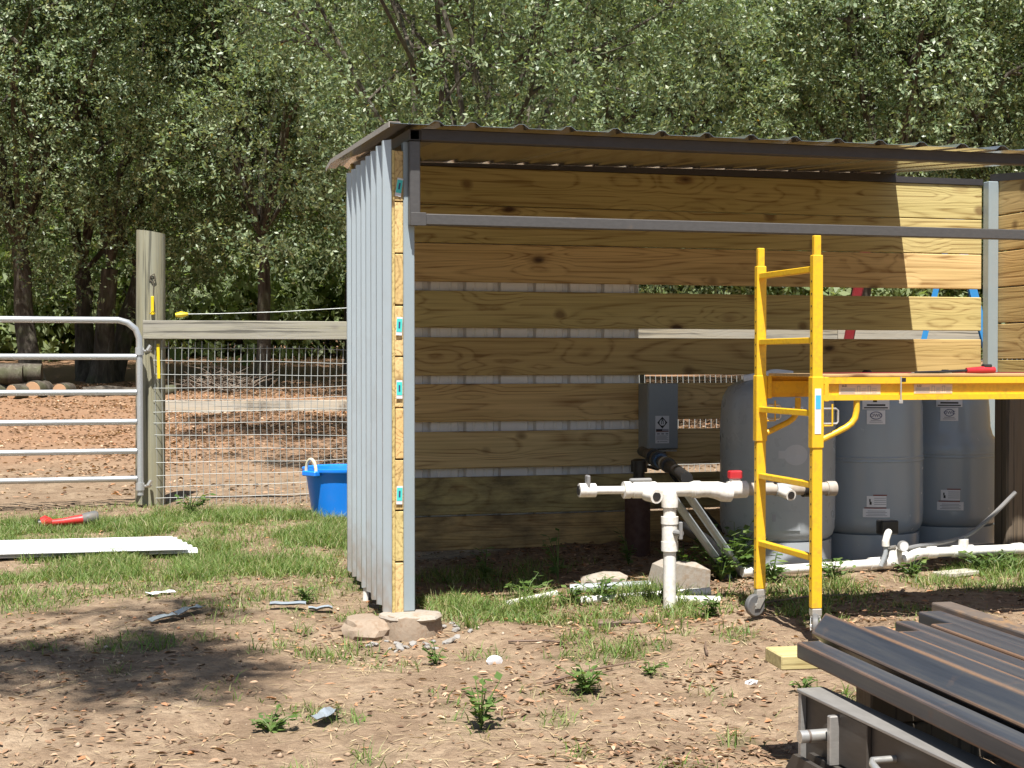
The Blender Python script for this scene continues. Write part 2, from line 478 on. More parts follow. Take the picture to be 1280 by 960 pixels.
M_inkred = paint('maroon_ink', (0.19, 0.055, 0.045), 0.5, 0, 0.05, dirt_amt=0)
M_teal = paint('turquoise_tag', (0.06, 0.55, 0.50), 0.5, 0, 0.04, dirt_amt=0.02)
M_cyan = paint('blue_sticker', (0.06, 0.42, 0.70), 0.45, 0, 0.1, dirt_amt=0.1)
M_ladred = paint('dark_red_ladder', (0.20, 0.012, 0.016), 0.45, 0, 0.06, dirt_amt=0.08)
M_ladblue = paint('blue_ladder', (0.03, 0.22, 0.50), 0.42, 0, 0.06, dirt_amt=0.08)
M_concrete = paint('grey_concrete', (0.34, 0.30, 0.25), 0.85, 0, 0.2, dirt=(0.26, 0.18, 0.11), dirt_amt=0.7, scale=9, bump=0.5)
M_clay = paint('clay_clod', (0.28, 0.215, 0.155), 0.9, 0, 0.2, dirt=(0.2, 0.12, 0.07), dirt_amt=0.6, scale=12, bump=0.6)
M_chip = paint('pale_concrete_chip', (0.27, 0.255, 0.235), 0.85, 0, 0.15, dirt_amt=0.4, bump=0.4)
M_casing = paint('rusty_casing', (0.085, 0.042, 0.03), 0.7, 0.1, 0.25, dirt=(0.05, 0.02, 0.015), dirt_amt=0.5, bump=0.3)
M_paper = paint('crumpled_paper', (0.78, 0.78, 0.80), 0.6, 0, 0.04, dirt_amt=0.1)
M_scrap = paint('grey_metal_scrap', (0.36, 0.41, 0.45), 0.36, 0.4, 0.08, dirt_amt=0.2)

def barkmat():
    t = NT('oak_bark'); o = t.obj()
    mp = t.n('Mapping'); mp.inputs['Scale'].default_value = (9, 9, 2.2); t.put(mp.inputs[0], o)
    n = t.noise(mp.outputs[0], 1.0, 6, 0.65, 0.6); n2 = t.noise(o, 2.2, 3)
    c = t.ramp(n, [(0.3, (0.035, 0.028, 0.022)), (0.55, (0.10, 0.085, 0.068)), (0.75, (0.2, 0.18, 0.15))])
    c = t.mix(t.rng(n2, 0.5, 0.7, 0, 0.6), c, (0.10, 0.115, 0.055))
    t.bump(n, 0.9, 0.03)
    return t.set(c, 0.9, 0, 0.2)
M_bark = barkmat()
def leafmat(name, stops, trans=0.25, rough=0.42, spec=0.5):
    t = NT(name)
    c = t.ramp(t.isl(), stops)
    t.set(c, rough, 0, spec)
    tr = t.n('BsdfTranslucent'); t.put(tr.inputs[0], t.mix(1.0, c, (1.25, 1.35, 0.6), 'MULTIPLY'))
    mx = t.n('MixShader'); mx.inputs[0].default_value = trans
    t.t.links.new(t.b.outputs[0], mx.inputs[1]); t.t.links.new(tr.outputs[0], mx.inputs[2])
    t.t.links.new(mx.outputs[0], t.out.inputs[0])
    return t.m
M_leaf = leafmat('oak_leaf', [(0.0, (0.06, 0.10, 0.045)), (0.35, (0.145, 0.205, 0.10)), (0.7, (0.25, 0.315, 0.17)), (0.95, (0.35, 0.395, 0.24)), (0.996, (0.29, 0.31, 0.12)), (1.0, (0.36, 0.2, 0.06))], 0.32, 0.42, 0.6)
M_bush = leafmat('undergrowth_leaf', [(0, (0.16, 0.215, 0.095)), (0.6, (0.235, 0.29, 0.135)), (1, (0.31, 0.355, 0.19))], 0.45, 0.5, 0.4)
M_grass = leafmat('grass_blade', [(0, (0.09, 0.16, 0.035)), (0.42, (0.165, 0.255, 0.062)), (0.72, (0.24, 0.295, 0.10)), (0.9, (0.32, 0.30, 0.14)), (1, (0.46, 0.39, 0.24))], 0.35, 0.5, 0.35)
M_weed = leafmat('weed_leaf', [(0, (0.07, 0.13, 0.03)), (0.6, (0.12, 0.19, 0.05)), (1, (0.18, 0.24, 0.08))], 0.3, 0.45, 0.4)
M_litter = leafmat('dead_leaf', [(0, (0.10, 0.058, 0.037)), (0.3, (0.19, 0.115, 0.07)), (0.55, (0.33, 0.205, 0.125)), (0.76, (0.42, 0.285, 0.18)), (0.90, (0.44, 0.20, 0.095)), (1, (0.58, 0.45, 0.32))], 0.1, 0.6, 0.3)
M_straw = leafmat('straw', [(0, (0.3, 0.22, 0.12)), (1, (0.55, 0.45, 0.28))], 0.1, 0.7, 0.2)
M_crumb = leafmat('soil_crumb', [(0, (0.14, 0.09, 0.058)), (0.6, (0.28, 0.19, 0.125)), (0.92, (0.36, 0.26, 0.18)), (1.0, (0.5, 0.44, 0.36))], 0.0, 0.9, 0.1)

def groundmat():
    t = NT('ground_soil'); o = t.obj()
    sep = t.n('SeparateXYZ'); t.put(sep.inputs[0], o)
    Y = sep.outputs[1]
    n0 = t.noise(o, 0.55, 4, 0.6); n1 = t.noise(o, 2.6, 5, 0.65, 0.4); n2 = t.noise(o, 16, 5, 0.7); n3 = t.noise(o, 75, 3, 0.7)
    c = t.ramp(n1, [(0.27, (0.165, 0.115, 0.072)), (0.42, (0.265, 0.187, 0.122)), (0.58, (0.345, 0.255, 0.17)), (0.8, (0.42, 0.328, 0.23))])
    c = t.mix(t.rng(n2, 0.38, 0.66, 0, 0.75), c, (0.17, 0.115, 0.075))
    c = t.mix(t.rng(n3, 0.6, 0.75, 0, 0.6), c, (0.46, 0.35, 0.245))
    c = t.mix(t.rng(n3, 0.42, 0.28, 0, 0.5), c, (0.12, 0.075, 0.05))
    far = t.rng(t.math('ADD', Y, t.math('MULTIPLY', t.math('SUBTRACT', n0, 0.5), 5.0)), 14.5, 18.5, 0, 1)
    sm = t.mix(n2, (0.20, 0.105, 0.06), (0.42, 0.25, 0.15))
    c = t.mix(t.math('MULTIPLY', far, 0.8), c, sm)
    at = t.n('Attribute', attribute_name='turf')
    c = t.mix(t.math('MULTIPLY', at.outputs['Fac'], t.rng(n2, 0.3, 0.6, 0.25, 0.8)), c, (0.085, 0.085, 0.04))
    h = t.math('ADD', t.math('MULTIPLY', n2, 0.7), t.math('MULTIPLY', n3, 0.3))
    t.bump(h, 0.9, 0.045)
    return t.set(c, 0.92, 0, 0.15)
M_ground = groundmat()
# ================================================================== GROUND
TURF = [  # x, y, rx, ry, density
    (0.30, 10.6, 1.6, 0.95, 1.0), (-0.9, 10.7, 0.8, 0.6, 0.9), (0.25, 8.8, 0.85, 1.0, 0.9), (1.35, 10.2, 0.45, 1.1, 1.0),
    (0.85, 9.3, 0.55, 1.2, 0.85), (-0.45, 8.3, 0.5, 0.8, 0.8), (1.25, 8.0, 0.25, 0.8, 0.6), (1.95, 7.1, 0.42, 0.5, 1.0), (2.0, 7.7, 0.35, 0.3, 0.7),
    (2.5, 7.0, 0.45, 0.35, 1.0), (2.2, 6.8, 0.35, 0.28, 0.9), (2.2, 8.2, 0.6, 0.4, 0.45), (2.72, 6.55, 0.22, 0.22, 0.9),
    (4.85, 7.35, 0.32, 0.25, 0.9), (3.75, 6.2, 0.4, 0.2, 0.35), (4.6, 6.9, 0.6, 0.35, 0.4), (3.4, 6.8, 0.5, 0.4, 0.4), (1.72, 5.19, 0.13, 0.16, 0.7), (1.19, 4.73, 0.09, 0.18, 0.6),
    (2.06, 5.42, 0.08, 0.08, 0.8), (1.99, 4.43, 0.07, 0.08, 0.8), (1.37, 4.42, 0.12, 0.11, 0.6), (0.55, 4.94, 0.10, 0.10, 0.8),
    (1.89, 5.8, 0.1, 0.14, 0.8), (2.17, 5.95, 0.09, 0.12, 0.7), (2.62, 5.95, 0.12, 0.12, 0.7), (1.05, 6.44, 0.08, 0.12, 0.6),
    (0.13, 6.62, 0.22, 0.2, 0.65), (0.48, 6.7, 0.12, 0.14, 0.6), (0.06, 6.1, 0.08, 0.08, 0.6), (-0.37, 8.0, 0.15, 0.25, 0.7), (-0.3, 6.6, 0.14, 0.14, 0.5),
    (1.12, 5.75, 0.1, 0.1, 0.3), (0.95, 8.0, 0.35, 0.5, 0.6), (0.6, 7.6, 0.25, 0.25, 0.5), (1.6, 6.9, 0.15, 0.2, 0.4), (1.0, 7.35, 0.15, 0.1, 0.7),
    ] + [(float(a), float(b), float(r), float(r * q), float(k)) for a, b, r, q, k in zip(np.random.default_rng(91).uniform(0.2, 3.6, 120), np.random.default_rng(92).uniform(4.0, 7.3, 120), np.random.default_rng(93).uniform(.04, .14, 120), np.random.default_rng(94).uniform(.8, 1.6, 120), np.random.default_rng(95).uniform(.35, .9, 120))] + [
    (0.25, 11.9, 1.6, 0.3, 0.30), (-2.5, 10.4, 1.6, 0.9, 0.9), (1.7, 4.1, 0.15, 0.12, 0.5), (0.75, 4.3, 0.1, 0.1, 0.3)]

def turf(x, y):
    d = np.zeros_like(np.asarray(x, float))
    for (cx, cy, rx, ry, k) in TURF:
        q = ((x - cx) / rx) ** 2 + ((y - cy) / ry) ** 2
        d = np.maximum(d, k * (1 - sstep(0.35, 1.25, q)))
    patch = sstep(0.40, 0.58, fbm(x * 3.1 + 5, y * 3.1 + 3, 3))
    return d * (0.16 + 0.84 * patch)

def axis_pts(segs):
    out = []
    for a, b, st in segs: out += list(np.arange(a, b, st))
    return np.array(out + [segs[-1][1]])
gx = axis_pts([(-160, -30, 10), (-30, -6, 1.0), (-6, -1.6, 0.16), (-1.6, 6.4, 0.035), (6.4, 10, 0.2), (10, 34, 1.0), (34, 170, 10)])
gy = axis_pts([(-40, -4, 4), (-4, 3.4, 0.2), (3.4, 9.0, 0.035), (9.0, 13.0, 0.06), (13, 24, 0.2), (24, 70, 1.0), (70, 260, 10)])
GX, GY = np.meshgrid(gx, gy)
GZ = gh(GX, GY)
nx, ny = len(gx), len(gy)
idx = np.arange(nx * ny).reshape(ny, nx)
quads = np.stack([idx[:-1, :-1], idx[:-1, 1:], idx[1:, 1:], idx[1:, :-1]], -1).reshape(-1, 4)
gme = np_mesh('ground', np.stack([GX, GY, GZ], -1).reshape(-1, 3), quads, M_ground)
gme.polygons.foreach_set('use_smooth', np.ones(len(quads), bool))
att = gme.attributes.new('turf', 'FLOAT', 'POINT')
att.data.foreach_set('value', turf(GX, GY).ravel().astype(np.float32))
kind(link('ground', gme), 'structure')

# ================================================================== SCATTER
def blades(n_try, x0, x1, y0, y1, lmin, lmax, wid, seed, dens=None):
    g = np.random.default_rng(seed)
    x = g.uniform(x0, x1, n_try); y = g.uniform(y0, y1, n_try)
    d = turf(x, y) if dens is None else dens(x, y)
    k = g.random(n_try) < d
    x, y, d = x[k], y[k], d[k]; n = len(x)
    z = gh(x, y) - 0.004
    L = g.uniform(lmin, lmax, n) * (0.45 + 0.35 * d + 0.55 * sstep(.35, .7, fbm(x * 4.3, y * 4.3 + 3, 2)))
    az = g.uniform(0, 2 * np.pi, n); lean = g.uniform(0.25, 1.7, n)
    dirx, diry = np.cos(az), np.sin(az)
    ph = g.uniform(0, 2 * np.pi, n); px, py = np.cos(ph), np.sin(ph)
    w = wid * g.uniform(0.6, 1.3, n)
    pts = []
    for t in (0, 0.55, 1.0):
        h = L * (np.sin(t * 1.0 * np.minimum(lean, 1.2)) / np.maximum(np.minimum(lean, 1.2), .1)) * np.cos(lean * 0.5 * t)
        o = L * t * np.sin(lean * t * 0.9)
        cx, cy, cz = x + dirx * o, y + diry * o, z + np.maximum(h, 0.004 + 0.006 * t)
        ww = w * (1 - t) ** 0.6 * 0.5 if t < 1 else w * 0.06
        pts.append(np.stack([cx - px * ww, cy - py * ww, cz], -1)); pts.append(np.stack([cx + px * ww, cy + py * ww, cz], -1))
    V = np.stack(pts, 1).reshape(-1, 3)
    b = np.arange(n)[:, None] * 6
    F = np.concatenate([b + np.array([[0, 1, 3, 2]]), b + np.array([[2, 3, 5, 4]])], 0)
    return V, F
Vg, Fg = blades(210000, -2.0, 5.6, 3.8, 12.4, 0.03, 0.085, 0.0056, 3)
V2, F2 = blades(42000, 1.4, 5.4, 6.2, 8.2, 0.04, 0.105, 0.006, 4)
V3, F3 = blades(62000, -1.0, 1.8, 8.4, 11.6, 0.035, 0.095, 0.006, 8)
F2 = F2 + len(Vg); F3 = F3 + len(Vg) + len(V2)
gr = link('grass', np_mesh('grass', np.concatenate([Vg, V2, V3]), np.concatenate([Fg, F2, F3]), M_grass))
kind(gr, 'stuff')

def flat_leaves(x, y, L, W, g, lift=0.012, tilt=0.5):
    n = len(x); z = gh(x, y) + g.uniform(0.002, lift, n)
    az = g.uniform(0, 2 * np.pi, n)
    u = np.stack([np.cos(az), np.sin(az), g.normal(0, tilt * 0.5, n)], -1); u /= np.linalg.norm(u, axis=1)[:, None]
    v = np.stack([-np.sin(az), np.cos(az), g.normal(0, tilt, n)], -1); v /= np.linalg.norm(v, axis=1)[:, None]
    c = np.stack([x, y, z], -1)
    cu = g.uniform(-0.1, 0.5, n)[:, None] * W[:, None] * np.array([[0, 0, 1.0]])
    p = [c - u * L[:, None] * .5, c - u * L[:, None] * .12 - v * W[:, None] * .5 + cu, c + u * L[:, None] * .22 - v * W[:, None] * .42 + cu, c + u * L[:, None] * .5,
         c + u * L[:, None] * .22 + v * W[:, None] * .42 + cu, c - u * L[:, None] * .12 + v * W[:, None] * .5 + cu]
    V = np.stack(p, 1); V[:, :, 2] = np.maximum(V[:, :, 2], z[:, None] - 0.004)
    b = np.arange(n)[:, None] * 6
    return V.reshape(-1, 3), np.concatenate([b + np.array([[0, 1, 2, 3]]), b + np.array([[0, 3, 4, 5]])], 0)
def cat(parts):
    o = 0; vs = []; fs = []
    for V, F in parts: vs.append(V); fs.append(F + o); o += len(V)
    return np.concatenate(vs), np.concatenate(fs)
g = np.random.default_rng(21)
# dead leaves on the near yard
n = 66000
x = g.uniform(-2.2, 5.8, n); y = 3.6 + (12.5 - 3.6) * g.random(n) ** 1.25
keep = g.random(n) < (0.22 + 0.78 * sstep(0.40, 0.62, fbm(x * 1.7 + 31, y * 1.7, 3))) * (0.35 + 0.65 * sstep(0.6, 1.8, x)) * (1 - 0.5 * sstep(8.5, 9.5, y))
x, y = x[keep], y[keep]
near = flat_leaves(x, y, g.uniform(0.010, 0.05, len(x)) , g.uniform(0.006, 0.018, len(x)), g, 0.008, 0.25)
n = 85000
y = 13 + 17 * g.random(n) ** 1.15; x = g.uniform(-0.06, 0.72, n) * y + g.normal(0, 0.6, n)
keep = g.random(n) < (0.12 + 0.88 * sstep(14.5, 18.5, y + 5 * (fbm(x * .55, y * .55, 3) - .5))) * (0.3 + 0.7 * sstep(0.36, 0.55, fbm(x * 1.1 + 7, y * 1.1, 3)))
x, y = x[keep], y[keep]
far = flat_leaves(x, y, g.uniform(0.03, 0.075, len(x)), g.uniform(0.016, 0.036, len(x)), g, 0.014, 0.3)
kind(link('dead_leaves', np_mesh('dead_leaves', *cat([near, far]), M_litter)), 'stuff')
# straw bits
n = 26000
x = g.uniform(-1.8, 5.2, n); y = 3.7 + 8.5 * g.random(n) ** 1.2
keep = g.random(n) < 0.3 + 0.7 * sstep(0.42, 0.6, fbm(x * 2 + 3, y * 2 + 8, 3)); x, y = x[keep], y[keep]
kind(link('straw', np_mesh('straw', *flat_leaves(x, y, g.uniform(0.015, 0.09, len(x)), g.uniform(0.002, 0.004, len(x)), g, 0.008, 0.15), M_straw)), 'stuff')
# soil crumbs
n = 9000
x = g.uniform(-1.8, 5.4, n); y = 3.6 + 9 * g.random(n) ** 1.3
keep = g.random(n) < 0.15 + 0.85 * sstep(0.44, 0.6, fbm(x * 2.4 + 13, y * 2.4 + 2, 3)); x, y = x[keep], y[keep]; n = len(x)
r = 0.0035 + 0.012 * g.random(n) ** 4
base = np.array([[1, 0, 0], [0, 1, 0], [-1, 0, 0], [0, -1, 0], [0, 0, .8], [0, 0, -.8]], float)
V = base[None] * r[:, None, None] * g.uniform(0.6, 1.4, (n, 6, 1)); V = V + np.stack([x, y, gh(x, y) + r * .25], -1)[:, None]
tri = np.array([[0, 1, 4], [1, 2, 4], [2, 3, 4], [3, 0, 4], [1, 0, 5], [2, 1, 5], [3, 2, 5], [0, 3, 5]])
kind(link('soil_crumbs', np_mesh('soil_crumbs', V.reshape(-1, 3), (np.arange(n)[:, None, None] * 6 + tri[None]).reshape(-1, 3), M_crumb, 3)), 'stuff')

# ================================================================== TREES
def leaf_quads(P, D, NRM, L, W):
    S = np.cross(D, NRM); S /= np.linalg.norm(S, axis=1)[:, None] + 1e-9
    L = L[:, None]; W = W[:, None]
    V = np.stack([P, P + D * L * .45 + S * W * .5, P + D * L, P + D * L * .5 - S * W * .5], 1).reshape(-1, 3)
    return V, np.arange(len(P) * 4).reshape(-1, 4)
def unit(a): return a / (np.linalg.norm(a, axis=-1, keepdims=True) + 1e-9)
def crown_mesh(name, seed, n_sprig, lobes, m, per=12, lsize=(0.04, 0.10), lw=0.44, slen=0.34, cut=0.40, nscale=0.85, centre=(0, 0, 6)):
    g = np.random.default_rng(seed)
    lb = np.array(lobes, float)                      # x, y, z, r
    w = lb[:, 3] ** 2; w /= w.sum()
    k = g.choice(len(lb), n_sprig * 4, p=w)
    out = unit(lb[:, :3] - np.array(centre))
    d = unit(g.normal(size=(len(k), 3)) + out[k] * 0.55)
    rr = lb[k, 3] * (0.80 + 0.27 * g.random(len(k)) ** 0.8)
    p = lb[k, :3] + d * rr[:, None] * np.array([1, 1, 0.8])
    nz = vnoise(p[:, 0] * nscale + seed, p[:, 1] * nscale, p[:, 2] * nscale + 9) * .6 + .4 * vnoise(p[:, 0] * nscale * 2.7, p[:, 1] * nscale * 2.7 + seed, p[:, 2] * nscale * 2.7)
    ok = (nz > cut + 0.08 * g.random(len(k))) & (g.random(len(k)) < 0.25 + 0.75 * sstep(-0.55, 0.1, d[:, 2])); p = p[ok][:n_sprig]; d = d[ok][:n_sprig]; n = len(p)
    ax = unit(d * 0.7 + g.normal(size=(n, 3)) * 0.55 + np.array([0, 0, -0.1]))
    t = np.linspace(0.08, 1, per)[None, :, None]
    pos = p[:, None] + ax[:, None] * slen * t * g.uniform(0.7, 1.3, (n, 1, 1)) + g.normal(0, 0.02, (n, per, 3))
    ld = unit(ax[:, None] * 0.55 + g.normal(size=(n, per, 3)) * 0.75)
    nr = unit(g.normal(size=(n, per, 3)) * 0.45 + np.array([-.07, -.24, 0.5]) + d[:, None] * 0.55)
    L = g.uniform(*lsize, n * per); W = L * lw * g.uniform(0.75, 1.25, n * per)
    V, F = leaf_quads(pos.reshape(-1, 3), ld.reshape(-1, 3), nr.reshape(-1, 3), L, W)
    return np_mesh(name, V, F, m)
def limb_mesh(seed, lobes, rb, fork_z, stems=1):
    """tapered trunk with root flare and limbs that run out to the lobes"""
    g = random.Random(seed); mb = MB()
    tops = []
    for s_ in range(stems):
        a = 6.28 * s_ / max(stems, 1) + g.random()
        off = 0.0 if stems == 1 else rb * 0.9
        b0 = Vector((math.cos(a) * off, math.sin(a) * off, -0.3))
        pts = [b0]; rs = [rb * 1.55 / (1 if stems == 1 else 1.35)]
        nseg = 6; lean = Vector((g.uniform(-.12, .12) + (math.cos(a) * .22 if stems > 1 else 0), g.uniform(-.12, .12) + (math.sin(a) * .22 if stems > 1 else 0), 1))
        for i in range(1, nseg + 1):
            z = -0.3 + (fork_z + 0.3) * i / nseg
            pts.append(Vector((b0.x + lean.x * (z + .3) + g.uniform(-.05, .05), b0.y + lean.y * (z + .3) + g.uniform(-.05, .05), z)))
            rs.append(rb * (1.0 - 0.28 * i / nseg) * (1.18 if i == 1 else 1) / (1 if stems == 1 else 1.35))
        mb.path(pts, rs, 12); tops.append((pts[-1], rs[-1]))
    for i, (x, y, z, r) in enumerate(lobes):
        p0, r0 = tops[i % len(tops)]
        e = Vector((x, y, z)); pts = [p0]; rs = [r0 * 0.34]
        for q in range(1, 6):
            f = q / 5
            c = p0.lerp(e, f) + Vector((0, 0, 0.5 * math.sin(f * 3.14))) + Vector((g.uniform(-.22, .22), g.uniform(-.22, .22), g.uniform(-.15, .15)))
            pts.append(c); rs.append(max(0.012, r0 * 0.34 * (1 - f) ** 0.9 + 0.012))
        mb.path(pts, rs, 7)
        for q in range(3):
            a0 = pts[g.choice((2, 3, 4))]
            dv = Vector((g.uniform(-1, 1), g.uniform(-1, 1), g.uniform(-.3, .8))).normalized() * r
            mb.path([a0, a0 + dv * .5 + Vector((0, 0, .1)), a0 + dv], [0.035, 0.022, 0.008], 5)
    return mb
def lobe_set(seed, rx, ry, rz, cz, n, r0, r1, zmin):
    g = random.Random(seed); out = []
    for i in range(n):
        f = (i + .5) / n; ph = i * 2.39996 + g.uniform(-.3, .3)
        zz = 1 - 2 * f; rr = math.sqrt(max(0, 1 - zz * zz)); q = g.uniform(.82, 1.05)
        p = (rx * rr * math.cos(ph) * q, ry * rr * math.sin(ph) * q, max(zmin + g.uniform(0, .5), cz + rz * zz * q))
        out.append((*p, g.uniform(r0, r1)))
    for i in range(9): out.append((g.uniform(-.55, .55) * rx, g.uniform(-.5, .5) * ry, cz + g.uniform(-.3, .6) * rz, r1))
    return out
CROWNS = []
for sd, (rx, ry, rz, cz, nl, zmin) in enumerate([(4.2, 4.0, 3.9, 6.4, 30, 3.0), (4.6, 3.9, 4.0, 6.0, 32, 2.4), (3.8, 4.2, 4.2, 6.8, 28, 3.4)]):
    lb = lobe_set(40 + sd, rx, ry, rz, cz, nl, 1.25, 1.95, zmin)
    CROWNS.append((crown_mesh('crown', 60 + sd, 17500, lb, M_leaf, centre=(0, 0, cz), cut=0.44, nscale=0.95), lb))
def tree(name, label, x, y, ci, rz, sc, stems, rb, fork, group, sz=None, dz=0.0):
    z = gz1(x, y)
    r = thing(name, label, 'tree', (x, y, z), group)
    cm, lb = CROWNS[ci]
    mb = limb_mesh(int(x * 31 + y * 7) & 255, lb[:16], rb, fork, stems)
    t = mb.build('trunk', M_bark, None, (0, 0, 0)); t.parent = r; t.location = (0, 0, 0)
    c = bpy.data.objects.new('crown', cm); COL.objects.link(c); c.parent = r; c.location = (0, 0, dz)
    kind(c, 'stuff')
    r.rotation_euler = (0, 0, rz); r.scale = (sc, sc, sz or sc)
    return r
GT = 'oaks standing beyond the wire fence'
tree('oak_tree', 'mossy single trunk oak behind the cut logs and the gate', -1.25, 29.0, 0, 0.4, 1.0, 1, 0.21, 2.6, GT)
tree('oak_tree', 'oak with several dark stems rising together behind the pipe gate', -0.15, 30.5, 1, 1.9, 1.0, 3, 0.30, 2.2, GT)
tree('oak_tree', 'slim dark oak seen above the grey rail beside the brush pile', 2.95, 28.5, 2, 3.1, 0.98, 1, 0.15, 2.9, GT)
tree('oak_tree', 'thin oak trunk seen through the wire mesh next to the grey siding', 5.3, 33.0, 0, 4.4, 1.02, 1, 0.13, 3.0, GT)
tree('oak_tree', 'oak with its crown above the left half of the shed roof', 8.6, 23.5, 1, 5.0, 1.05, 1, 0.2, 2.6, GT)
tree('oak_tree', 'oak with its crown above the middle of the shed roof', 12.4, 22.8, 2, 0.9, 1.05, 1, 0.2, 2.6, GT)
tree('oak_tree', 'oak with its crown above the scaffold tower', 16.3, 23.8, 0, 2.6, 1.05, 1, 0.2, 2.6, GT)
tree('oak_tree', 'oak with its crown above the sunlit end of the shed', 20.3, 23.2, 1, 3.7, 1.05, 1, 0.2, 2.6, GT)
tree('oak_tree', 'oak beyond the right wall of the shed', 24.5, 26.5, 2, 1.2, 1.1, 1, 0.2, 2.6, GT)
tree('oak_tree', 'oak whose low boughs hang between the wire fence and the shed roof', 3.95, 16.6, 2, 2.2, 0.77, 1, 0.17, 2.6, GT, dz=0.35)
tree('oak_tree', 'oak hanging over the log pile at the edge of the yard', -6.0, 30.0, 2, 5.5, 1.05, 1, 0.2, 2.6, GT)
for i, (x, y, ci, rz, sc) in enumerate([(-9, 56, 0, 1, 1.8), (-1, 58, 1, 2, 1.8), (7.5, 55, 2, 3, 1.9), (15, 45, 0, 4, 1.7), (22.5, 46, 1, 5, 1.7), (29.5, 45, 2, 0.3, 1.7), (37, 48, 0, 2.2, 1.7)]):
    tree('oak_tree', 'big dense oak of the second row closing the gaps between the front oaks', x, y, ci, rz, sc, 1, 0.2, 3.0, 'oaks of the second row', dz=0.2 if x < 8 else -1.2)
# understory at the back
bl = [(math.cos(a) * 1.1, math.sin(a) * 1.1, 0.9 + 0.5 * math.sin(a * 3), 0.95) for a in np.linspace(0, 5.5, 7)] + [(0, 0, 1.7, 1.1)]
BUSH = crown_mesh('foliage', 90, 800, bl, M_bush, per=10, lsize=(0.09, 0.17), lw=0.45, slen=0.4, cut=0.33, centre=(0, 0, .6))
g = random.Random(4)
for i in range(30):
    x = -7 + i * 1.35 + g.uniform(-.5, .5); y = 43 + g.uniform(-2.5, 2.5)
    r = thing('bush', 'pale green undergrowth bush in the sun behind the oak trunks', 'bush', (x, y, gz1(x, y) - 0.1), 'undergrowth bushes behind the oaks')
    f = bpy.data.objects.new('foliage', BUSH); COL.objects.link(f); f.parent = r; kind(f, 'stuff')
    mb = MB()
    for k in range(4):
        a = k * 1.6; mb.path([(0, 0, 0), (math.cos(a) * .3, math.sin(a) * .3, .8), (math.cos(a) * .7, math.sin(a) * .7, 1.6)], [.04, .03, .01], 5)
    st = mb.build('stem', M_bark, None, (0, 0, 0)); st.parent = r; st.location = (0, 0, 0)
    s = g.uniform(1.3, 2.1); r.scale = (s * 1.1, s * 1.1, s * g.uniform(0.9, 1.5)); r.rotation_euler = (0, 0, g.uniform(0, 6))
# far wood
g = np.random.default_rng(77)
n = 60000
x = g.uniform(-25, 62, n); y = g.uniform(66, 76, n); hgt = 12 + 5 * fbm(x * .25, y * .1, 3)
z = gh(x, y) + hgt * g.random(n) ** 0.8
keep = fbm(x * .7, z * .7, 3) > 0.40; P = np.stack([x, y, z], -1)[keep]; n = len(P)
V, F = leaf_quads(P, unit(g.normal(size=(n, 3))), unit(g.normal(size=(n, 3)) + np.array([0, -.4, .5])), g.uniform(.28, .6, n), g.uniform(.16, .3, n))
kind(link('distant_woods', np_mesh('distant_woods', V, F, M_bush)), 'stuff')

# oak at the yard's edge whose bough shades the bare earth
sl = [(3.55, 2.3, 5.1, 0.62), (3.0, 2.9, 5.2, 0.6), (3.3, 1.7, 5.4, 0.6), (2.6, 2.2, 5.5, 0.7), (2.2, 3.3, 5.0, 0.6), (3.95, 1.9, 5.0, 0.4), (3.9, 3.3, 5.6, 0.4), (1.4, 1.2, 6.2, 1.2), (0, 0, 6.6, 1.5), (-1.2, 1.0, 6.2, 1.3), (-0.5, -1.6, 6.0, 1.4), (2.9, 3.7, 5.3, 0.4), (2.5, 1.2, 5.6, 0.6)]
sl = [(a, b, c + 3.0, q) for a, b, c, q in sl]
x, y = -5.05, 0.3
r = thing('oak_tree', 'oak at the near edge of the yard whose bough shades the bare earth', 'tree', (x, y, gz1(x, y)))
c = link('crown', crown_mesh('crown', 99, 8000, sl, M_leaf, per=12, cut=0.40, centre=(0, 0, 8)), None); c.parent = r; c.location = (0, 0, 0); kind(c, 'stuff')
t = limb_mesh(9, sl, 0.2, 5.6).build('trunk', M_bark, None, (0, 0, 0)); t.parent = r; t.location = (0, 0, 0)
# ================================================================== SHED
YF, YB = 6.68, 9.0                    # front post line, face of the back boards
SK = 0.103 / 1.85                     # the left wall runs slightly out of square
def lx(y, x0): return x0 + SK * (y - YF)
shed = thing('shed', 'open fronted lumber shed with a steel frame and a ribbed metal roof', 'shed', (3.6, 7.8, 0))

def corr(pts, ribs, rw, rt, rh, minor=0.0):
    """ribbed section: sample positions across the sheet -> height"""
    out = []
    for r in ribs: out += [(r - rw / 2, 0), (r - rt / 2, rh), (r + rt / 2, rh), (r + rw / 2, 0)]
    if minor:
        for a, b in zip(ribs[:-1], ribs[1:]):
            for f in (1 / 3, 2 / 3):
                c = a + (b - a) * f; out += [(c - .012, 0), (c - .005, minor), (c + .005, minor), (c + .012, 0)]
    out += [(p, 0) for p in pts]
    return sorted(out)

# back wall boards
xl, xr = 1.46, 5.845
zs = [(2.139, 2.373), (1.901, 2.135), (1.659, 1.896), (1.372, 1.602), (1.074, 1.312), (0.784, 1.02), (0.492, 0.722), (0.203, 0.436), (-0.02, 0.190)]
for i, (a, b) in enumerate(zs):
    mb = MB().box(xl, xr, YB + 0.001 * (i % 3), YB + 0.038, a, b, 0.004)
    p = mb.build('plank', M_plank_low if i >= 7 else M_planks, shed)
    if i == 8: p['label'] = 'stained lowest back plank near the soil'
# right wall boards
for i in range(10):
    b = 2.405 - i * 0.247
    MB().box(5.93, 5.968, 6.75, 9.0, max(b - 0.238, -0.05), b, 0.004).build('plank', M_planky, shed)
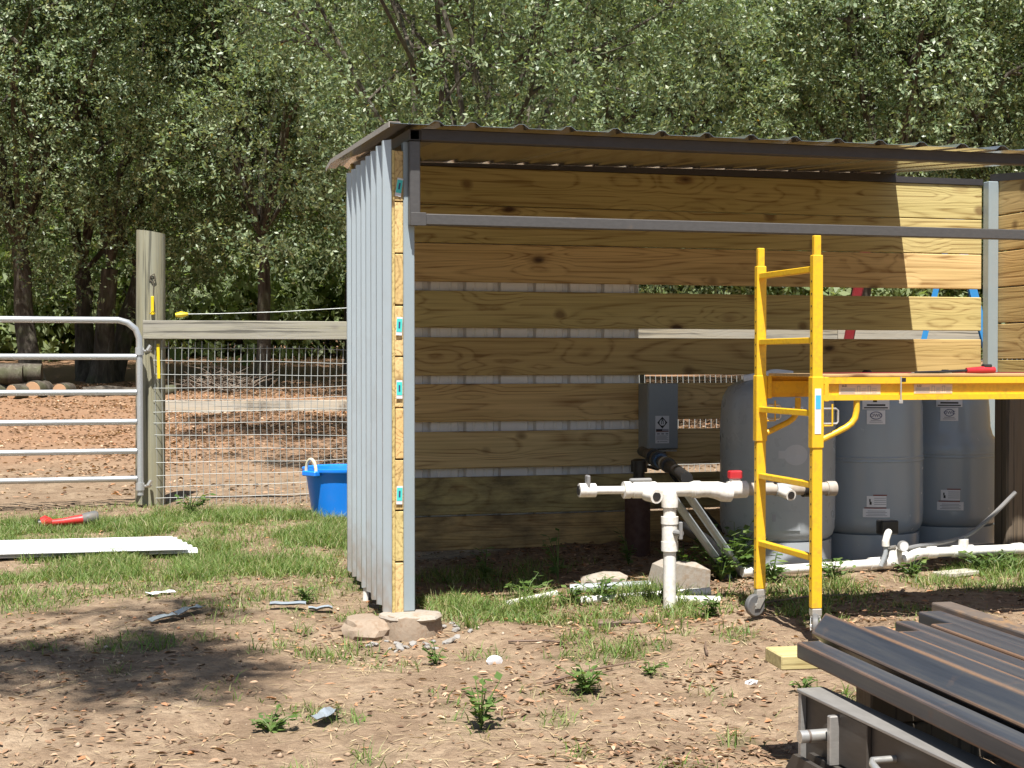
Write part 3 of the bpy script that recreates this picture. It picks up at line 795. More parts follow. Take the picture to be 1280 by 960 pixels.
# left wall boards: their sawn ends face the yard
ztop = [0.008 + 0.236 * k for k in range(10)]
for k in range(9):
    mb = MB(); s0 = len(mb.v)
    mb.box(1.286 + random.uniform(-.003, .003), 1.325, YF + random.uniform(0.0, .006), 8.55, ztop[k] + 0.001, ztop[k + 1] - 0.004 - random.uniform(0, .003), 0.003)
    for i in range(s0, len(mb.v)):
        v = mb.v[i]; mb.v[i] = (v[0] + SK * (v[1] - YF), v[1], v[2])
    p = mb.build('plank', M_planky, shed)
    if k in (2, 4, 5, 8):
        z0 = {2: 0.55, 4: 1.035, 5: 1.325, 8: 1.96}[k]
        rot = Matrix.Rotation({2: 0.03, 4: 0.0, 5: 0.05, 8: 0.16}[k], 3, 'Y')
        cx = 1.305
        t1 = MB().box(cx - .014, cx + .014, YF - .0045, YF - .0030, z0 - .042, z0 + .042, rot=rot).build('price_tag', M_label, p)
        MB().box(cx - .0125, cx + .0125, YF - .0056, YF - .0050, z0 - .026, z0 + .034, rot=rot, piv=(cx, YF - .005, z0)).build('turquoise_panel', M_teal, p)
        MB().box(cx - .004, cx + .004, YF - .0062, YF - .0058, z0 - .01, z0 + .02, rot=rot, piv=(cx, YF - .005, z0)).build('tag_print', M_ink3, p)
MB().box(1.272, 1.285, YF - .002, YF + .03, 0.0, 2.13, 0.002).build('trim_batten', M_planky, shed)

# left siding, two ribbed sheets
def siding(y0, y1, first, nribs):
    ribs = [first + 0.2286 * k for k in range(nribs)]
    sec = corr([y0, y1], ribs, 0.125, 0.034, 0.031)
    mb = MB(); vs = []
    T = 0.002
    for (y, h) in sec:
        zt = 2.178 + 0.030 * (y - YF); zb = 0.006 - 0.022 * (y - YF) + 0.006 * math.sin(y * 40)
        x = lx(y, 1.270) - h + 0.0025 * math.sin(y * 3.3 + 1)
        vs += [(x, y, zb), (x, y, zt), (x + T, y, zb), (x + T, y, zt)]
    n = len(sec); fs = []
    for i in range(n - 1):
        a, b = i * 4, (i + 1) * 4
        fs += [(a, b, b + 1, a + 1), (a + 2, a + 3, b + 3, b + 2), (a, a + 2, b + 2, b), (a + 1, b + 1, b + 3, a + 3)]
    fs += [(0, 1, 3, 2), ((n - 1) * 4, (n - 1) * 4 + 2, (n - 1) * 4 + 3, (n - 1) * 4 + 1)]
    mb.add(vs, fs)
    return mb.build('siding_sheet', M_siding, shed)
s1 = siding(YF + 0.002, YF + 0.930, YF + 0.075, 4)
s2 = siding(YF + 0.932, YF + 1.875, YF + 0.075 + 0.2286 * 4, 4)
mb = MB()
for k in range(8):
    y = YF + 0.075 + 0.2286 * k + 0.095; x = lx(y, 1.27)
    for z in (1.225, 0.35, 2.06):
        if z == 1.225 or k % 3 == 0: mb.lathe([(0.0045, 0), (0.0045, -.005), (0.002, -.007)], (x - .0005, y, z), 8, 'x')
kind(mb.build('screws', M_grey, shed), 'stuff')

# sheet metal behind the left half of the back wall (its pale inner side shows in the gaps)
def backing(x0, x1, first, nribs):
    ribs = [first + 0.2286 * k for k in range(nribs)]
    sec = corr([x0, x1], ribs, 0.058, 0.030, 0.03, 0.004)
    vs = []; fs = []
    for (x, h) in sec:
        y = 9.043 + h
        vs += [(x, y, 0.1), (x, y, 2.33), (x, y + .002, 0.1), (x, y + .002, 2.33)]
    n = len(sec)
    for i in range(n - 1):
        a, b = i * 4, (i + 1) * 4
        fs += [(a, b, b + 1, a + 1), (a + 2, a + 3, b + 3, b + 2), (a, a + 2, b + 2, b), (a + 1, b + 1, b + 3, a + 3)]
    fs += [(0, 1, 3, 2), ((n - 1) * 4, (n - 1) * 4 + 2, (n - 1) * 4 + 3, (n - 1) * 4 + 1)]
    return MB().add(vs, fs).build('siding_sheet', M_backing, shed)
backing(1.45, 2.42, 1.71, 4)['label'] = 'pale back of a metal sheet seen between planks'
backing(2.425, 3.345, 1.71 + 0.2286 * 4 - 0.0, 4)['label'] = 'pale back of a metal sheet seen between planks'

# steel frame
def sq(name, x0, x1, y0, y1, z0, z1, m, b=0.004): return MB().box(x0, x1, y0, y1, z0, z1, b).build(name, m, shed)
sq('post', 1.3255, 1.378, YF, YF + .052, 0.012, 2.17, M_post)
sq('post', 5.85, 5.928, 8.925, 8.995, -0.05, 2.395, M_post)
sq('post', 5.95, 6.002, YF, YF + .052, -0.05, 2.17, M_post)
sq('post', 1.462, 1.512, 8.93, 8.982, -0.1, 2.33, M_post)
sq('bracket', 1.345, 1.394, 6.626, 6.678, 1.785, 2.168, M_rail)
sq('weld_plate', 1.347, 1.420, 6.618, 6.625, 1.782, 1.842, M_rail, 0.002)
sq('front_rail', 1.3945, 6.1, 6.626, 6.676, 1.787, 1.838, M_rail)
sq('front_beam', 1.3945, 6.2, 6.622, 6.678, 2.170, 2.224, M_beam)
def hollow(name, x0, x1, y0, y1, z0a, z0b, h, w, m, skew):
    """square tube along y, open at its front end"""
    mb = MB(); t = 0.004; vs = []
    for (y, z) in ((y0, z0a), (y1, z0b)):
        for e in (0, t):
            for (a, b) in ((x0 + e, z + e), (x1 - e, z + e), (x1 - e, z + h - e), (x0 + e, z + h - e)):
                vs.append((a + skew * (y - y0), y, b))
    fs = []
    for i in range(4):
        j = (i + 1) % 4
        fs += [(i, j, 8 + j, 8 + i), (4 + i, 12 + i, 12 + j, 4 + j), (i, 4 + i, 4 + j, j), (8 + i, 8 + j, 12 + j, 12 + i)]
    mb.add(vs, fs); return mb.build(name, m, shed)
hollow('rafter', 1.345, 1.394, 6.63, 9.02, 2.171, 2.325, 0.050, .05, M_beam, SK)
hollow('rafter', 5.92, 5.97, 6.68, 9.02, 2.225, 2.405, 0.05, .05, M_beam, 0)

# roof sheets
def roof_z(x, y):
    zb = 2.388 + 0.012 * (x - 1.3)
    if y <= 9.02: return 2.229 + (zb - 2.229) * (y - 6.55) / (9.02 - 6.55)
    return zb - 0.05 * (y - 9.02)
def roof(x0, x1, first, nribs, lift=0.0):
    ribs = [first + 0.2286 * k for k in range(nribs)]
    sec = corr([x0, x1], ribs, 0.072, 0.024, 0.018)
    ys = [6.535, 7.2, 8.0, 9.02, 9.30]; vs = []; fs = []; T = 0.0012
    for (x, h) in sec:
        for y in ys:
            xx = x + (0.043 * (y - 6.55) if x < 1.3 else 0)
            z = roof_z(x, y) + h + lift
            vs += [(xx, y, z), (xx, y, z + T)]
    m = len(ys) * 2; n = len(sec)
    for i in range(n - 1):
        for j in range(len(ys) - 1):
            a = i * m + j * 2; b = a + m
            fs += [(a, a + 2, b + 2, b), (a + 1, b + 1, b + 3, a + 3)]
        a = i * m; b = a + m; e = m - 2
        fs += [(a, b, b + 1, a + 1), (a + e, a + e + 1, b + e + 1, b + e)]
    for i in (0, (n - 1) * m):
        for j in range(len(ys) - 1): fs.append((i + j * 2, i + j * 2 + 2, i + j * 2 + 3, i + j * 2 + 1))
    return MB().add(vs, fs).build('roof_sheet', M_roof, shed)
xr0 = 5.17
MB().prism([(1.53, 2.3745), (5.845, 2.3745), (5.845, 2.415), (5.19, 2.415), (5.18, roof_z(5.18, 9.0) - .0015), (1.53, roof_z(1.53, 9.0) - .0015)], 'y', 8.990, 9.035).build('back_beam', M_beam, shed)
roof(1.240, xr0 - .9144 * 4 + .004, 1.45, 1)
for k in range(4):
    a = xr0 - .9144 * (4 - k)
    roof(a, a + .9144 + (.004 if k < 3 else 0), a + 0.105, 4, .0016 * ((k + 1) % 2))
# folded edge along the left rake
vs = []
for y in (6.53, 9.02, 9.30):
    x = 1.234 + 0.043 * (y - 6.55); z = roof_z(1.27, y) + 0.004
    vs += [(x, y, z - .022), (x, y, z), (x + .05, y, z), (x + .05, y, z + .003), (x - .003, y, z + .003), (x - .003, y, z - .022)]
fs = []
for s_ in (0, 6):
    for i in range(6): fs.append((s_ + i, s_ + (i + 1) % 6, s_ + 6 + (i + 1) % 6, s_ + 6 + i))
fs += [(0, 1, 2, 3, 4, 5), (12, 13, 14, 15, 16, 17)]
MB().add(vs, fs).build('rake_trim', paint('tan_rake_trim', (0.50, 0.46, 0.42), 0.4, 0.2, 0.06), shed)

# footing under the left post and the broken chips round it
def rock(c, s, seed, m, name, parent=None, flat=0.0, sub=2):
    import bmesh
    b = bmesh.new(); bmesh.ops.create_icosphere(b, subdivisions=sub, radius=1)
    g_ = random.Random(seed); ox, oy = g_.uniform(0, 50), g_.uniform(0, 50)
    for v in b.verts:
        q = v.co
        f = 0.72 + 0.6 * float(vnoise(np.array([q.x * 1.3 + ox]), np.array([q.y * 1.3 + oy]), np.array([q.z * 1.3 + 7]))[0])
        f += 0.35 * (float(vnoise(np.array([q.x * 4 + oy]), np.array([q.y * 4 + ox]), np.array([q.z * 4 + 3]))[0]) - .5)
        v.co = Vector((q.x * s[0] * f, q.y * s[1] * f, q.z * s[2] * f))
        if flat and v.co.z > s[2] * flat: v.co.z = s[2] * flat + 0.05 * (v.co.z - s[2] * flat)
    me = bpy.data.meshes.new(name); b.to_mesh(me); b.free()
    me.materials.append(m)
    me.polygons.foreach_set('use_smooth', [True] * len(me.polygons)); me.set_sharp_from_angle(angle=R(28))
    return link(name, me, parent, c)
mb = MB(); prof = []
gg = random.Random(3); n = 26; vs = []
for (r, z) in ((.140, -.19), (.146, -.10), (.136, -.035), (.126, .002), (.0, .008)):
    if r == 0: vs.append((1.352, 6.665, z)); continue
    for k in range(n):
        a = 6.2832 * k / n; q = r * (1 + .06 * math.sin(3 * a + 1) + gg.uniform(-.035, .035))
        vs.append((1.352 + q * math.cos(a), 6.665 + q * math.sin(a) * .95, z + gg.uniform(-.004, .004)))
fs = [(i * n + k, i * n + (k + 1) % n, (i + 1) * n + (k + 1) % n, (i + 1) * n + k) for i in range(3) for k in range(n)] + [(3 * n + k, 3 * n + (k + 1) % n, 4 * n) for k in range(n)]
mb.add(vs, fs, True)
ft = mb.build('concrete_footing', M_clay, angle=30)
n = 22; vs = []
for (r, z) in ((.126, -.016), (.134, -.008), (.124, .004), (.09, .010), (0, .012)):
    if r == 0: vs.append((1.352, 6.665, z)); continue
    for k in range(n):
        a = 6.2832 * k / n; q = r * (1 + .09 * math.sin(2 * a + 2) + .05 * math.sin(5 * a) + gg.uniform(-.05, .05))
        vs.append((1.356 + q * math.cos(a), 6.66 + q * math.sin(a), z + gg.uniform(-.003, .003)))
fs = [(i * n + k, i * n + (k + 1) % n, (i + 1) * n + (k + 1) % n, (i + 1) * n + k) for i in range(3) for k in range(n)] + [(3 * n + k, 3 * n + (k + 1) % n, 4 * n) for k in range(n)]
MB().add(vs, fs, True).build('cap', M_concrete, ft, angle=30)
tag(ft, 'round cracked concrete footing under the grey corner post', 'footing')
tag(rock((1.165, 6.70, -0.075), (.13, .12, .085), 5, M_clay, 'clay_clod', flat=.75, sub=3), 'brown lump of dry clay leaning on the concrete footing', 'clod')
gg = random.Random(8)
for k in range(26):
    a = gg.uniform(3.5, 6.9); rr = gg.uniform(.17, .30); x = 1.36 + rr * math.cos(a); y = 6.62 + rr * math.sin(a) * .8
    s = gg.uniform(.008, .022)
    o = rock((x, y, gz1(x, y) + s * .3), (s * 1.5, s, s * .55), 20 + k, M_chip, 'concrete_chip', sub=1)
    o.rotation_euler = (gg.uniform(-.4, .4), gg.uniform(-.4, .4), gg.uniform(0, 3))
    tag(o, 'pale broken chip lying round the foot of the concrete footing', 'chip', 'concrete chips round the footing')

# ================================================================== CONTROL BOX, PIPES
bx = thing('control_box', 'grey electrical control box with a diamond label screwed to the planks', 'control box', (3.43, 8.9, 0.8))
MB().box(3.327, 3.532, 8.83, 8.998, 0.60, 1.017, 0.004).build('body', M_box, bx)
MB().box(3.329, 3.530, 8.815, 8.829, 0.605, 1.022, 0.005).build('cover', M_box, bx)
MB().box(3.335, 3.524, 8.82, 8.85, 0.586, 0.597, 0.002).build('bottom_lip', M_bright, bx)
lb = MB().box(3.374, 3.467, 8.8125, 8.8140, 0.640, 0.815).build('label_plate', M_label, bx)
cx, cz, yy = 3.4205, 0.772, 8.8118
def dia(r, y0, y1): return MB().prism([(cx - r, cz), (cx, cz - r * 1.12), (cx + r, cz), (cx, cz + r * 1.12)], 'y', y0, y1)
dia(.034, yy - .0006, yy).build('diamond_mark', M_ink, lb)
MB().lathe([(.0195, 0), (.0195, .0006), (0, .0006)], (cx, yy - .0014, cz), 20, 'y').build('disc_mark', M_label, lb)
mb = MB()
for dx in (-.0055, .0055): mb.box(cx + dx - .0022, cx + dx + .0022, yy - .0024, yy - .0016, cz - .010, cz + .011)
mb.prism([(cx - .0077, cz + .010), (cx + .0077, cz + .010), (cx, cz + .020)], 'y', yy - .0024, yy - .0016)
mb.build('arrow_mark', M_ink, lb)
MB().box(3.378, 3.420, yy - .0006, yy, 0.719, 0.731).build('print_band', M_ink, lb)
MB().box(3.420, 3.463, yy - .0006, yy, 0.719, 0.731).build('print_band', M_ink2, lb)
MB().box(3.378, 3.463, yy - .0006, yy, 0.713, 0.7185).build('print_band', M_inkred, lb)
mb = MB()
for k in range(3): mb.box(3.385 + .029 * k, 3.403 + .029 * k, yy - .0006, yy, .696, .706)
for k in range(5):
    mb.box(3.380, 3.461 - (k % 2) * .01, yy - .0006, yy, .687 - .006 * k, .6895 - .006 * k)
mb.box(3.388, 3.398, yy - .0006, yy, .647, .655); mb.box(3.402, 3.455, yy - .0006, yy, .649, .653)
kind(mb.build('printed_lines', M_ink2, lb), 'stuff')

cs = thing('well_casing', 'rusty brown well casing pipe standing by the back wall', 'well pipe', (3.12, 8.45, -.03))
MB().lathe([(.078, -.1), (.078, .40), (.084, .40), (.084, .425), (.0, .43)], (3.12, 8.45, 0), 24).build('casing', M_casing, cs)
MB().lathe([(.035, .425), (.035, .49), (.05, .49), (.05, .56), (.03, .57), (0, .57)], (3.13, 8.45, 0), 18).build('well_cap', M_black, cs)
dp = thing('discharge_pipe', 'thick black ribbed pipe running from the well head to the white manifold', 'pipe', (3.0, 7.6, .6))
pts = [(3.13, 8.40, .62), (3.06, 8.05, .615), (2.92, 7.35, .592), (2.83, 6.95, .575)]
MB().path(pts[:3], .030, 14).build('pipe', M_black, dp)
d = (Vector(pts[2]) - Vector(pts[1])).normalized()
for f, r, m in ((.02, .046, M_black), (.08, .050, M_black), (.30, .052, M_black), (.36, .042, paint('dark_blue_coupling', (0.02, 0.06, 0.13), 0.4)), (.62, .040, M_bright), (.70, .042, M_black)):
    p = Vector(pts[1]) + d * f * .72
    MB().tube(p, p + d * .05, r, n=16).build('coupling', m, dp)
MB().path(pts[2:], .031, 14).build('fitting', M_black, dp)
def cable(name, label, pts, r, m, cat='cable', group=None, n=8):
    P = [Vector(p) for p in pts]; out = []
    for i in range(len(P) - 1):
        a, b, c, e = P[max(i - 1, 0)], P[i], P[i + 1], P[min(i + 2, len(P) - 1)]
        for k in range(6):
            t = k / 6
            out.append(0.5 * ((2 * b) + (c - a) * t + (2 * a - 5 * b + 4 * c - e) * t * t + (3 * b - a - 3 * c + e) * t ** 3))
    out.append(P[-1])
    return tag(MB().path(out, r, n).build(name, m), label, cat, group)
cable('cable', 'black cable looping from the bottom of the control box to the well head', [(3.345, 8.88, .60), (3.345, 8.86, .55), (3.37, 8.78, .49), (3.28, 8.55, .50), (3.16, 8.46, .53)], .011, M_black)
cable('cable', 'grey flexible conduit dropping from the control box behind the pipes', [(3.46, 8.88, .60), (3.46, 8.86, .52), (3.48, 8.7, .40), (3.60, 8.3, .15), (3.68, 8.1, 0.0)], .013, M_black)

# white pvc manifold standing in the weeds
mf = thing('pipe_manifold', 'white plastic pipe manifold with a red valve standing in the weeds', 'water pipe', (2.61, 6.63, 0))
def pv(name, p0, p1, r, m=M_pvc, n=16): return MB().tube(p0, p1, r, n=n).build(name, m, mf)
zc = 0.545
riser = MB().path([(2.612, 6.63, -.12), (2.612, 6.63, .30)], .031, 16); riser.build('riser_pipe', M_pvc, mf)
pv('union', (2.612, 6.63, .255), (2.612, 6.63, .30), .041)
vb = pv('valve_body', (2.612, 6.63, .30), (2.612, 6.63, .385), .038)
pv('union', (2.612, 6.63, .385), (2.612, 6.63, .42), .042)
MB().path([(2.625, 6.60, .345), (2.645, 6.56, .345)], .016, 10).build('valve_stem', M_grey, vb)
MB().box(2.633, 2.650, 6.552, 6.572, .315, .40, .004).build('valve_handle', M_grey, vb)
pv('riser_pipe', (2.612, 6.63, .42), (2.612, 6.63, .475), .031)
MB().path([(2.612, 6.63, .465), (2.612, 6.63, .50), (2.606, 6.63, zc - .01)], [.040, .041, .036], 16).build('elbow', M_pvc, mf)
def P(t, z=0): return (2.165 + t * 1.34, 6.66 - 0.02 * t, zc + .008 - .02 * t + z)
pv('thin_pipe', P(.055), P(.17), .019)
c1 = pv('hose_valve', P(0.0), P(.06), .033)
MB().box(2.198, 2.214, 6.63, 6.675, .555, .625, .005).build('valve_handle', M_grey, c1)
MB().tube(P(-.004), P(.001), .022, n=14).build('bore', M_black, c1)
pv('coupling', P(.165), P(.19), .041); pv('main_pipe', P(.17), P(.42), .034)
tee = pv('tee', P(.20), P(.285), .040)
MB().path([(2.50, 6.64, .53), (2.515, 6.55, .525)], .034, 14).build('outlet', M_pvc, tee)
MB().tube((2.5145, 6.553, .525), (2.5152, 6.549, .525), .022, n=14).build('bore', M_black, tee)
MB().box(2.42, 2.53, 6.645, 6.675, .588, .604, .006).build('valve_handle', M_grey, tee)
pv('coupling', P(.43), P(.455), .042); pv('wide_fitting', P(.42), P(.50), .038)
MB().path([P(.49), P(.52, -.004), P(.545, -.015), P(.575, -.018)], [.038, .043, .046, .044], 16).build('elbow', M_pvc, mf)
rv = pv('ball_valve', P(.565, -.004), P(.635), .042)
MB().box(2.935, 2.985, 6.635, 6.668, .575, .592, .004).build('valve_stem', M_pvc, rv)
MB().box(2.927, 2.992, 6.628, 6.672, .592, .632, .006).build('valve_handle', M_red, rv)
pv('dark_pipe', P(.635), P(.98), .031, paint('shade_toned_pipe', (0.42, 0.37, 0.31), 0.5, 0, 0.12, dirt_amt=0.6))  # grey-brown base paints in the scaffold deck's shadow, dirt mottles it
hv = pv('hose_valve', P(.75), P(.80), .038, M_greypvc)
MB().path([(3.195, 6.63, .53), (3.205, 6.54, .515)], .028, 14).build('outlet', M_pvc, hv)
MB().tube((3.2045, 6.543, .5155), (3.2054, 6.5375, .5148), .019, n=14).build('bore', M_black, hv)
MB().box(3.155, 3.245, 6.615, 6.65, .578, .602, .005).build('valve_handle', M_black, hv)
pv('coupling', P(.86), P(.89), .041, M_black); pv('end_cap', P(.955), P(.99), .037, paint('tan_cap', (0.40, 0.36, 0.31), 0.5, 0, 0.1, dirt_amt=0.5))  # grey-tan end cap with dirt mottling
for k, (x0, z0) in enumerate(((2.74, .50), (2.83, .49))):
    cable('grey_conduit', ['grey plastic conduit slanting down from the manifold to the soil', 'second grey conduit beside it slanting down nearer the scaffold'][k],
          [(x0, 6.95, .50), (x0 + .16, 7.12, .36), (x0 + .36, 7.3, .17), (x0 + .50, 7.4, .02), (x0 + .55, 7.42, -.08)], .021, M_greypvc, 'pipe')
cable('black_hose', 'black corrugated hose bending down into the weeds by the tanks', [(2.84, 7.25, .33), (2.98, 7.32, .27), (3.12, 7.36, .19), (3.19, 7.37, .08), (3.21, 7.37, -.05)], .032, M_black, 'hose', n=12)

# ground pipes
gp = thing('ground_pipe', 'white plastic pipe lying along the soil in front of the grey tanks', 'pipe', (4.4, 7.5, .05))
def gpp(name, p0, p1, r, m=M_pvc): return MB().tube(p0, p1, r, n=14).build(name, m, gp)
gpp('pipe', (3.30, 7.32, .03), (4.17, 7.40, .035), .026)
gpp('coupling', (4.10, 7.395, .035), (4.24, 7.405, .037), .035)
gpp('pipe', (4.24, 7.405, .037), (4.36, 7.41, .05), .027)
MB().path([(4.30, 7.40, .05), (4.36, 7.40, .075), (4.42, 7.40, .085)], [.033, .037, .034], 14).build('elbow', M_pvc, gp)
gpp('pipe', (4.40, 7.40, .085), (5.03, 7.38, .09), .027)
gpp('coupling', (4.46, 7.40, .085), (4.52, 7.397, .086), .034)
te = gpp('tee', (4.62, 7.394, .087), (4.75, 7.39, .088), .034)
MB().tube((4.69, 7.39, .09), (4.69, 7.39, .155), .029, n=14).build('tee_branch', M_pvc, te)
MB().path([(5.0, 7.38, .09), (5.06, 7.385, .09), (5.075, 7.42, .088)], [.032, .034, .032], 14).build('elbow', M_pvc, gp)
ps = thing('pressure_switch', 'black pressure switch box with a white gauge standing on the ground pipe', 'pressure switch', (4.22, 7.42, .05))
MB().box(4.17, 4.27, 7.37, 7.45, .195, .275, .006).build('housing', M_black, ps)
MB().box(4.205, 4.235, 7.40, 7.43, .04, .20, .003).build('stem', M_grey, ps)
MB().path([(4.20, 7.36, .215), (4.175, 7.33, .20), (4.165, 7.33, .165)], .020, 12).build('elbow', M_pvc, ps)
MB().path([(4.165, 7.33, .165), (4.165, 7.33, .10), (4.135, 7.33, .03)], .013, 10).build('flexible_conduit', M_greypvc, ps)
MB().tube((4.165, 7.33, .14), (4.165, 7.33, .17), .021, n=12).build('nut', M_pvc, ps)
gd = MB().lathe([(.0, -.013), (.030, -.013), (.032, .0), (.030, .012), (0, .012)], (4.275, 7.335, .135), 20, 'y').build('gauge', M_bright, ps)
MB().lathe([(.0, -.0145), (.027, -.0145), (.027, -.0135)], (4.275, 7.335, .135), 20, 'y').build('dial', M_label, gd)
MB().path([(4.245, 7.36, .13), (4.225, 7.40, .12)], .010, 8).build('nipple', M_bright, ps)
MB().path([(4.25, 7.40, .04), (4.26, 7.39, .09), (4.27, 7.38, .12)], [.045, .038, .03], 12).build('saddle', M_pvc, ps)
cable('cable', 'dark cable rising from the ground pipe past the tank to the old post', [(4.33, 7.38, .115), (4.42, 7.40, .125), (4.60, 7.42, .14), (4.74, 7.42, .175), (4.88, 7.40, .28), (5.02, 7.38, .415)],   .013, M_grey)
cable('black_hose', 'black hose lying behind the white ground pipe', [(4.30, 7.47, .10), (4.5, 7.50, .10), (4.72, 7.50, .10), (5.0, 7.5, .085)], .022, M_black, 'hose')
tag(MB().box(4.40, 4.66, 7.16, 7.26, -.02, .005, .004, rot=Matrix.Rotation(.25, 3, 'Z')).build('board_offcut', M_old_board), 'pale wedge of board on the soil below the ground pipe', 'board')
tag(MB().tube((2.33, 7.32, gz1(2.33, 7.32) + .018), (2.85, 7.20, gz1(2.85, 7.2) + .03), .026, n=12).build('grey_pipe', M_greypvc), 'grey pipe lying in the weeds left of the white riser', 'pipe')
tag(MB().tube((1.95, 7.20, gz1(1.95, 7.2) + .012), (2.24, 7.26, gz1(2.24, 7.26) + .012), .018, n=12).build('white_pipe', M_pvc), 'short white pipe half hidden in weeds away from the riser', 'pipe')
tag(MB().tube((2.28, 7.03, gz1(2.28, 7.03) + .012), (2.95, 6.93, gz1(2.95, 6.93) + .022), .022, n=12).build('white_pipe', M_pvc), 'white pipe on the soil crossing the foot of the riser', 'pipe')
tag(MB().tube((2.68, 6.80, gz1(2.68, 6.8) + .012), (2.92, 6.74, gz1(2.92, 6.74) + .015), .022, n=12).build('white_pipe', M_pvc), 'short white pipe lying below the concrete lump', 'pipe')
# concrete lump beside the riser
mb = MB().prism([(2.72, -.05), (3.02, -.05), (3.02, .085), (2.94, .118), (2.815, .13), (2.765, .10)], 'y', 7.10, 7.25)
for i in range(len(mb.v)):
    v = mb.v[i]; mb.v[i] = (v[0] + random.uniform(-.01, .01), v[1] + random.uniform(-.02, .02), v[2] + random.uniform(-.008, .008))
tag(mb.build('concrete_lump', M_concrete), 'pale broken concrete lump beside the foot of the white riser', 'rubble')
tag(rock((2.55, 7.42, 0.0), (.13, .08, .04), 51, M_concrete, 'concrete_lump'), 'flat piece of concrete behind the white riser', 'rubble')
mb = MB().box(2.16, 2.50, 6.36, 6.44, gz1(2.3, 6.4) - .01, gz1(2.3, 6.4) + .022, .008, rot=Matrix.Rotation(-.03, 3, 'Z'))
tag(mb.build('board_offcut', M_bark_board), 'dark rough wood plank lying on the soil before the white riser', 'board')

# ================================================================== TANKS
def tank(label, x, y, r, prof, m, extras):
    t = thing('pressure_tank', label, 'pressure tank', (x, y, 0), 'grey well pressure tanks in the shed')
    MB().lathe([(r * p, z) for p, z in prof], (x, y, 0), 56).build('shell', m, t)
    MB().lathe([(r * .935, -.05), (r * .935, .155)], (x, y, 0), 48).build('base_ring', m, t)
    MB().lathe([(0.03, 1.06), (0.03, 1.10), (0.02, 1.11), (0, 1.11)], (x, y, 0), 14).build('air_valve_cap', M_black, t)
    return t
dome = [(.985, .90), (.955, .96), (.86, 1.015), (.65, 1.055), (.35, 1.075), (0, 1.08)]
bot = [(.0, .13), (.6, .135), (.86, .152), (.95, .178), (.99, .215), (1.0, .26)]
bead = [(1.0, .575), (1.012, .580), (1.012, .588), (1.004, .592), (1.012, .597), (1.012, .605), (1.0, .610)]
t1 = tank('pale grey pressure tank without a weld band, behind the yellow ladder frame', 3.73, 7.79, .327, bot + [(1.0, .80)] + dome, M_tank_l, 0)
t2 = tank('grey pressure tank with warning stickers, between the other two tanks', 4.40, 7.97, .327, bot + bead + dome, M_tank, 0)
t3 = tank('grey pressure tank with a narrower upper half, next to the old dark post', 5.07, 8.20, .327, bot + bead + [(1.0, .625), (.975, .66), (.87, .71), (.83, .76), (.81, .88), (.79, .94), (.72, 1.0), (.56, 1.045), (.35, 1.07), (0, 1.08)], M_tank, 0)
def curved(t, x, y, r, a0, w, z0, z1, m, name, parent, off=.0015):
    """a thin sticker wrapped on the tank; a0 = bearing of its middle from -Y toward +X, w = its width"""
    n = 10; vs = []; da = w / r
    for rr in (r + off, r + off + .0008):
        for i in range(n + 1):
            a = a0 - da / 2 + da * i / n
            for z in (z0, z1): vs.append((x + rr * math.sin(a), y - rr * math.cos(a), z))
    fs = []; k = 2 * (n + 1)
    for i in range(n):
        a = 2 * i
        fs += [(a, a + 2, a + 3, a + 1), (k + a, k + a + 1, k + a + 3, k + a + 2), (a, k + a, k + a + 2, a + 2), (a + 1, a + 3, k + a + 3, k + a + 1)]
    fs += [(0, 1, k + 1, k), (2 * n, k + 2 * n, k + 2 * n + 1, 2 * n + 1)]
    return MB().add(vs, fs).build(name, m, parent)
def stickers(t, x, y, r, a, zt, rt, al):
    s = curved(t, x, y, r, al, .155, .262, .312, M_label, 'warning_sticker', t)
    curved(t, x, y, r, al - .02, .125, .312, .319, M_inkred, 'print_band', s)
    for k in range(4): curved(t, x, y, r, al + .0, .12 - .02 * (k % 2), .270 + .009 * k, .2735 + .009 * k, M_ink2, 'printed_line', s, .0025)
    s = curved(t, x, y, r, al + .0, .112, .322, .385, M_label, 'warning_sticker', t)
    curved(t, x, y, r, al + .06, .08, .386, .393, M_inkred, 'print_band', s)
    for k in range(4): curved(t, x, y, r, al + .06, .068, .335 + .012 * k, .339 + .012 * k, M_ink2, 'printed_line', s, .0025)
    b = al - .105
    curved(t, x, y, r, b + .0, .012, .335, .352, M_ink, 'figure_mark', s, .0025); curved(t, x, y, r, b - .012, .008, .352, .368, M_ink, 'figure_mark', s, .0028)
    # upper stickers
    s = curved(t, x, y, rt, a, .105, zt - .125, zt - .045, M_label, 'logo_sticker', t)
    for k, wd in ((0, .075), (1, .06)): curved(t, x, y, rt, a, wd, zt - .115 + .010 * k, zt - .111 + .010 * k, M_ink2, 'printed_line', s, .0025)
    ac = a; zc_ = zt - .075
    pts = [(x + (rt + .003) * math.sin(ac + .1 * math.cos(q)), y - (rt + .003) * math.cos(ac + .1 * math.cos(q)), zc_ + .021 * math.sin(q)) for q in np.linspace(0, 6.2832, 25)]
    MB().path(pts, .0022, 5, False).build('oval_mark', M_ink3, s)
    Mx = Matrix.Translation((x + (rt + .0035) * math.sin(ac), y - (rt + .0035) * math.cos(ac), zc_)) @ Matrix.Rotation(ac, 4, 'Z') @ Matrix.Rotation(R(90), 4, 'X')
    text_mb('OWC', .027, Mx, M_ink3, 'lettering', s)
    s = curved(t, x, y, rt, a, .155, zt - .04, zt + .05, M_label, 'logo_sticker', t)
    curved(t, x, y, rt, a, .135, zt - .034, zt - .027, M_ink, 'print_band', s, .0025)
    curved(t, x, y, rt, a, .105, zt - .020, zt - .010, M_ink, 'printed_line', s, .0025)
    curved(t, x, y, rt, a - .02, .022, zt + .002, zt + .022, M_ink, 'figure_mark', s, .0025)
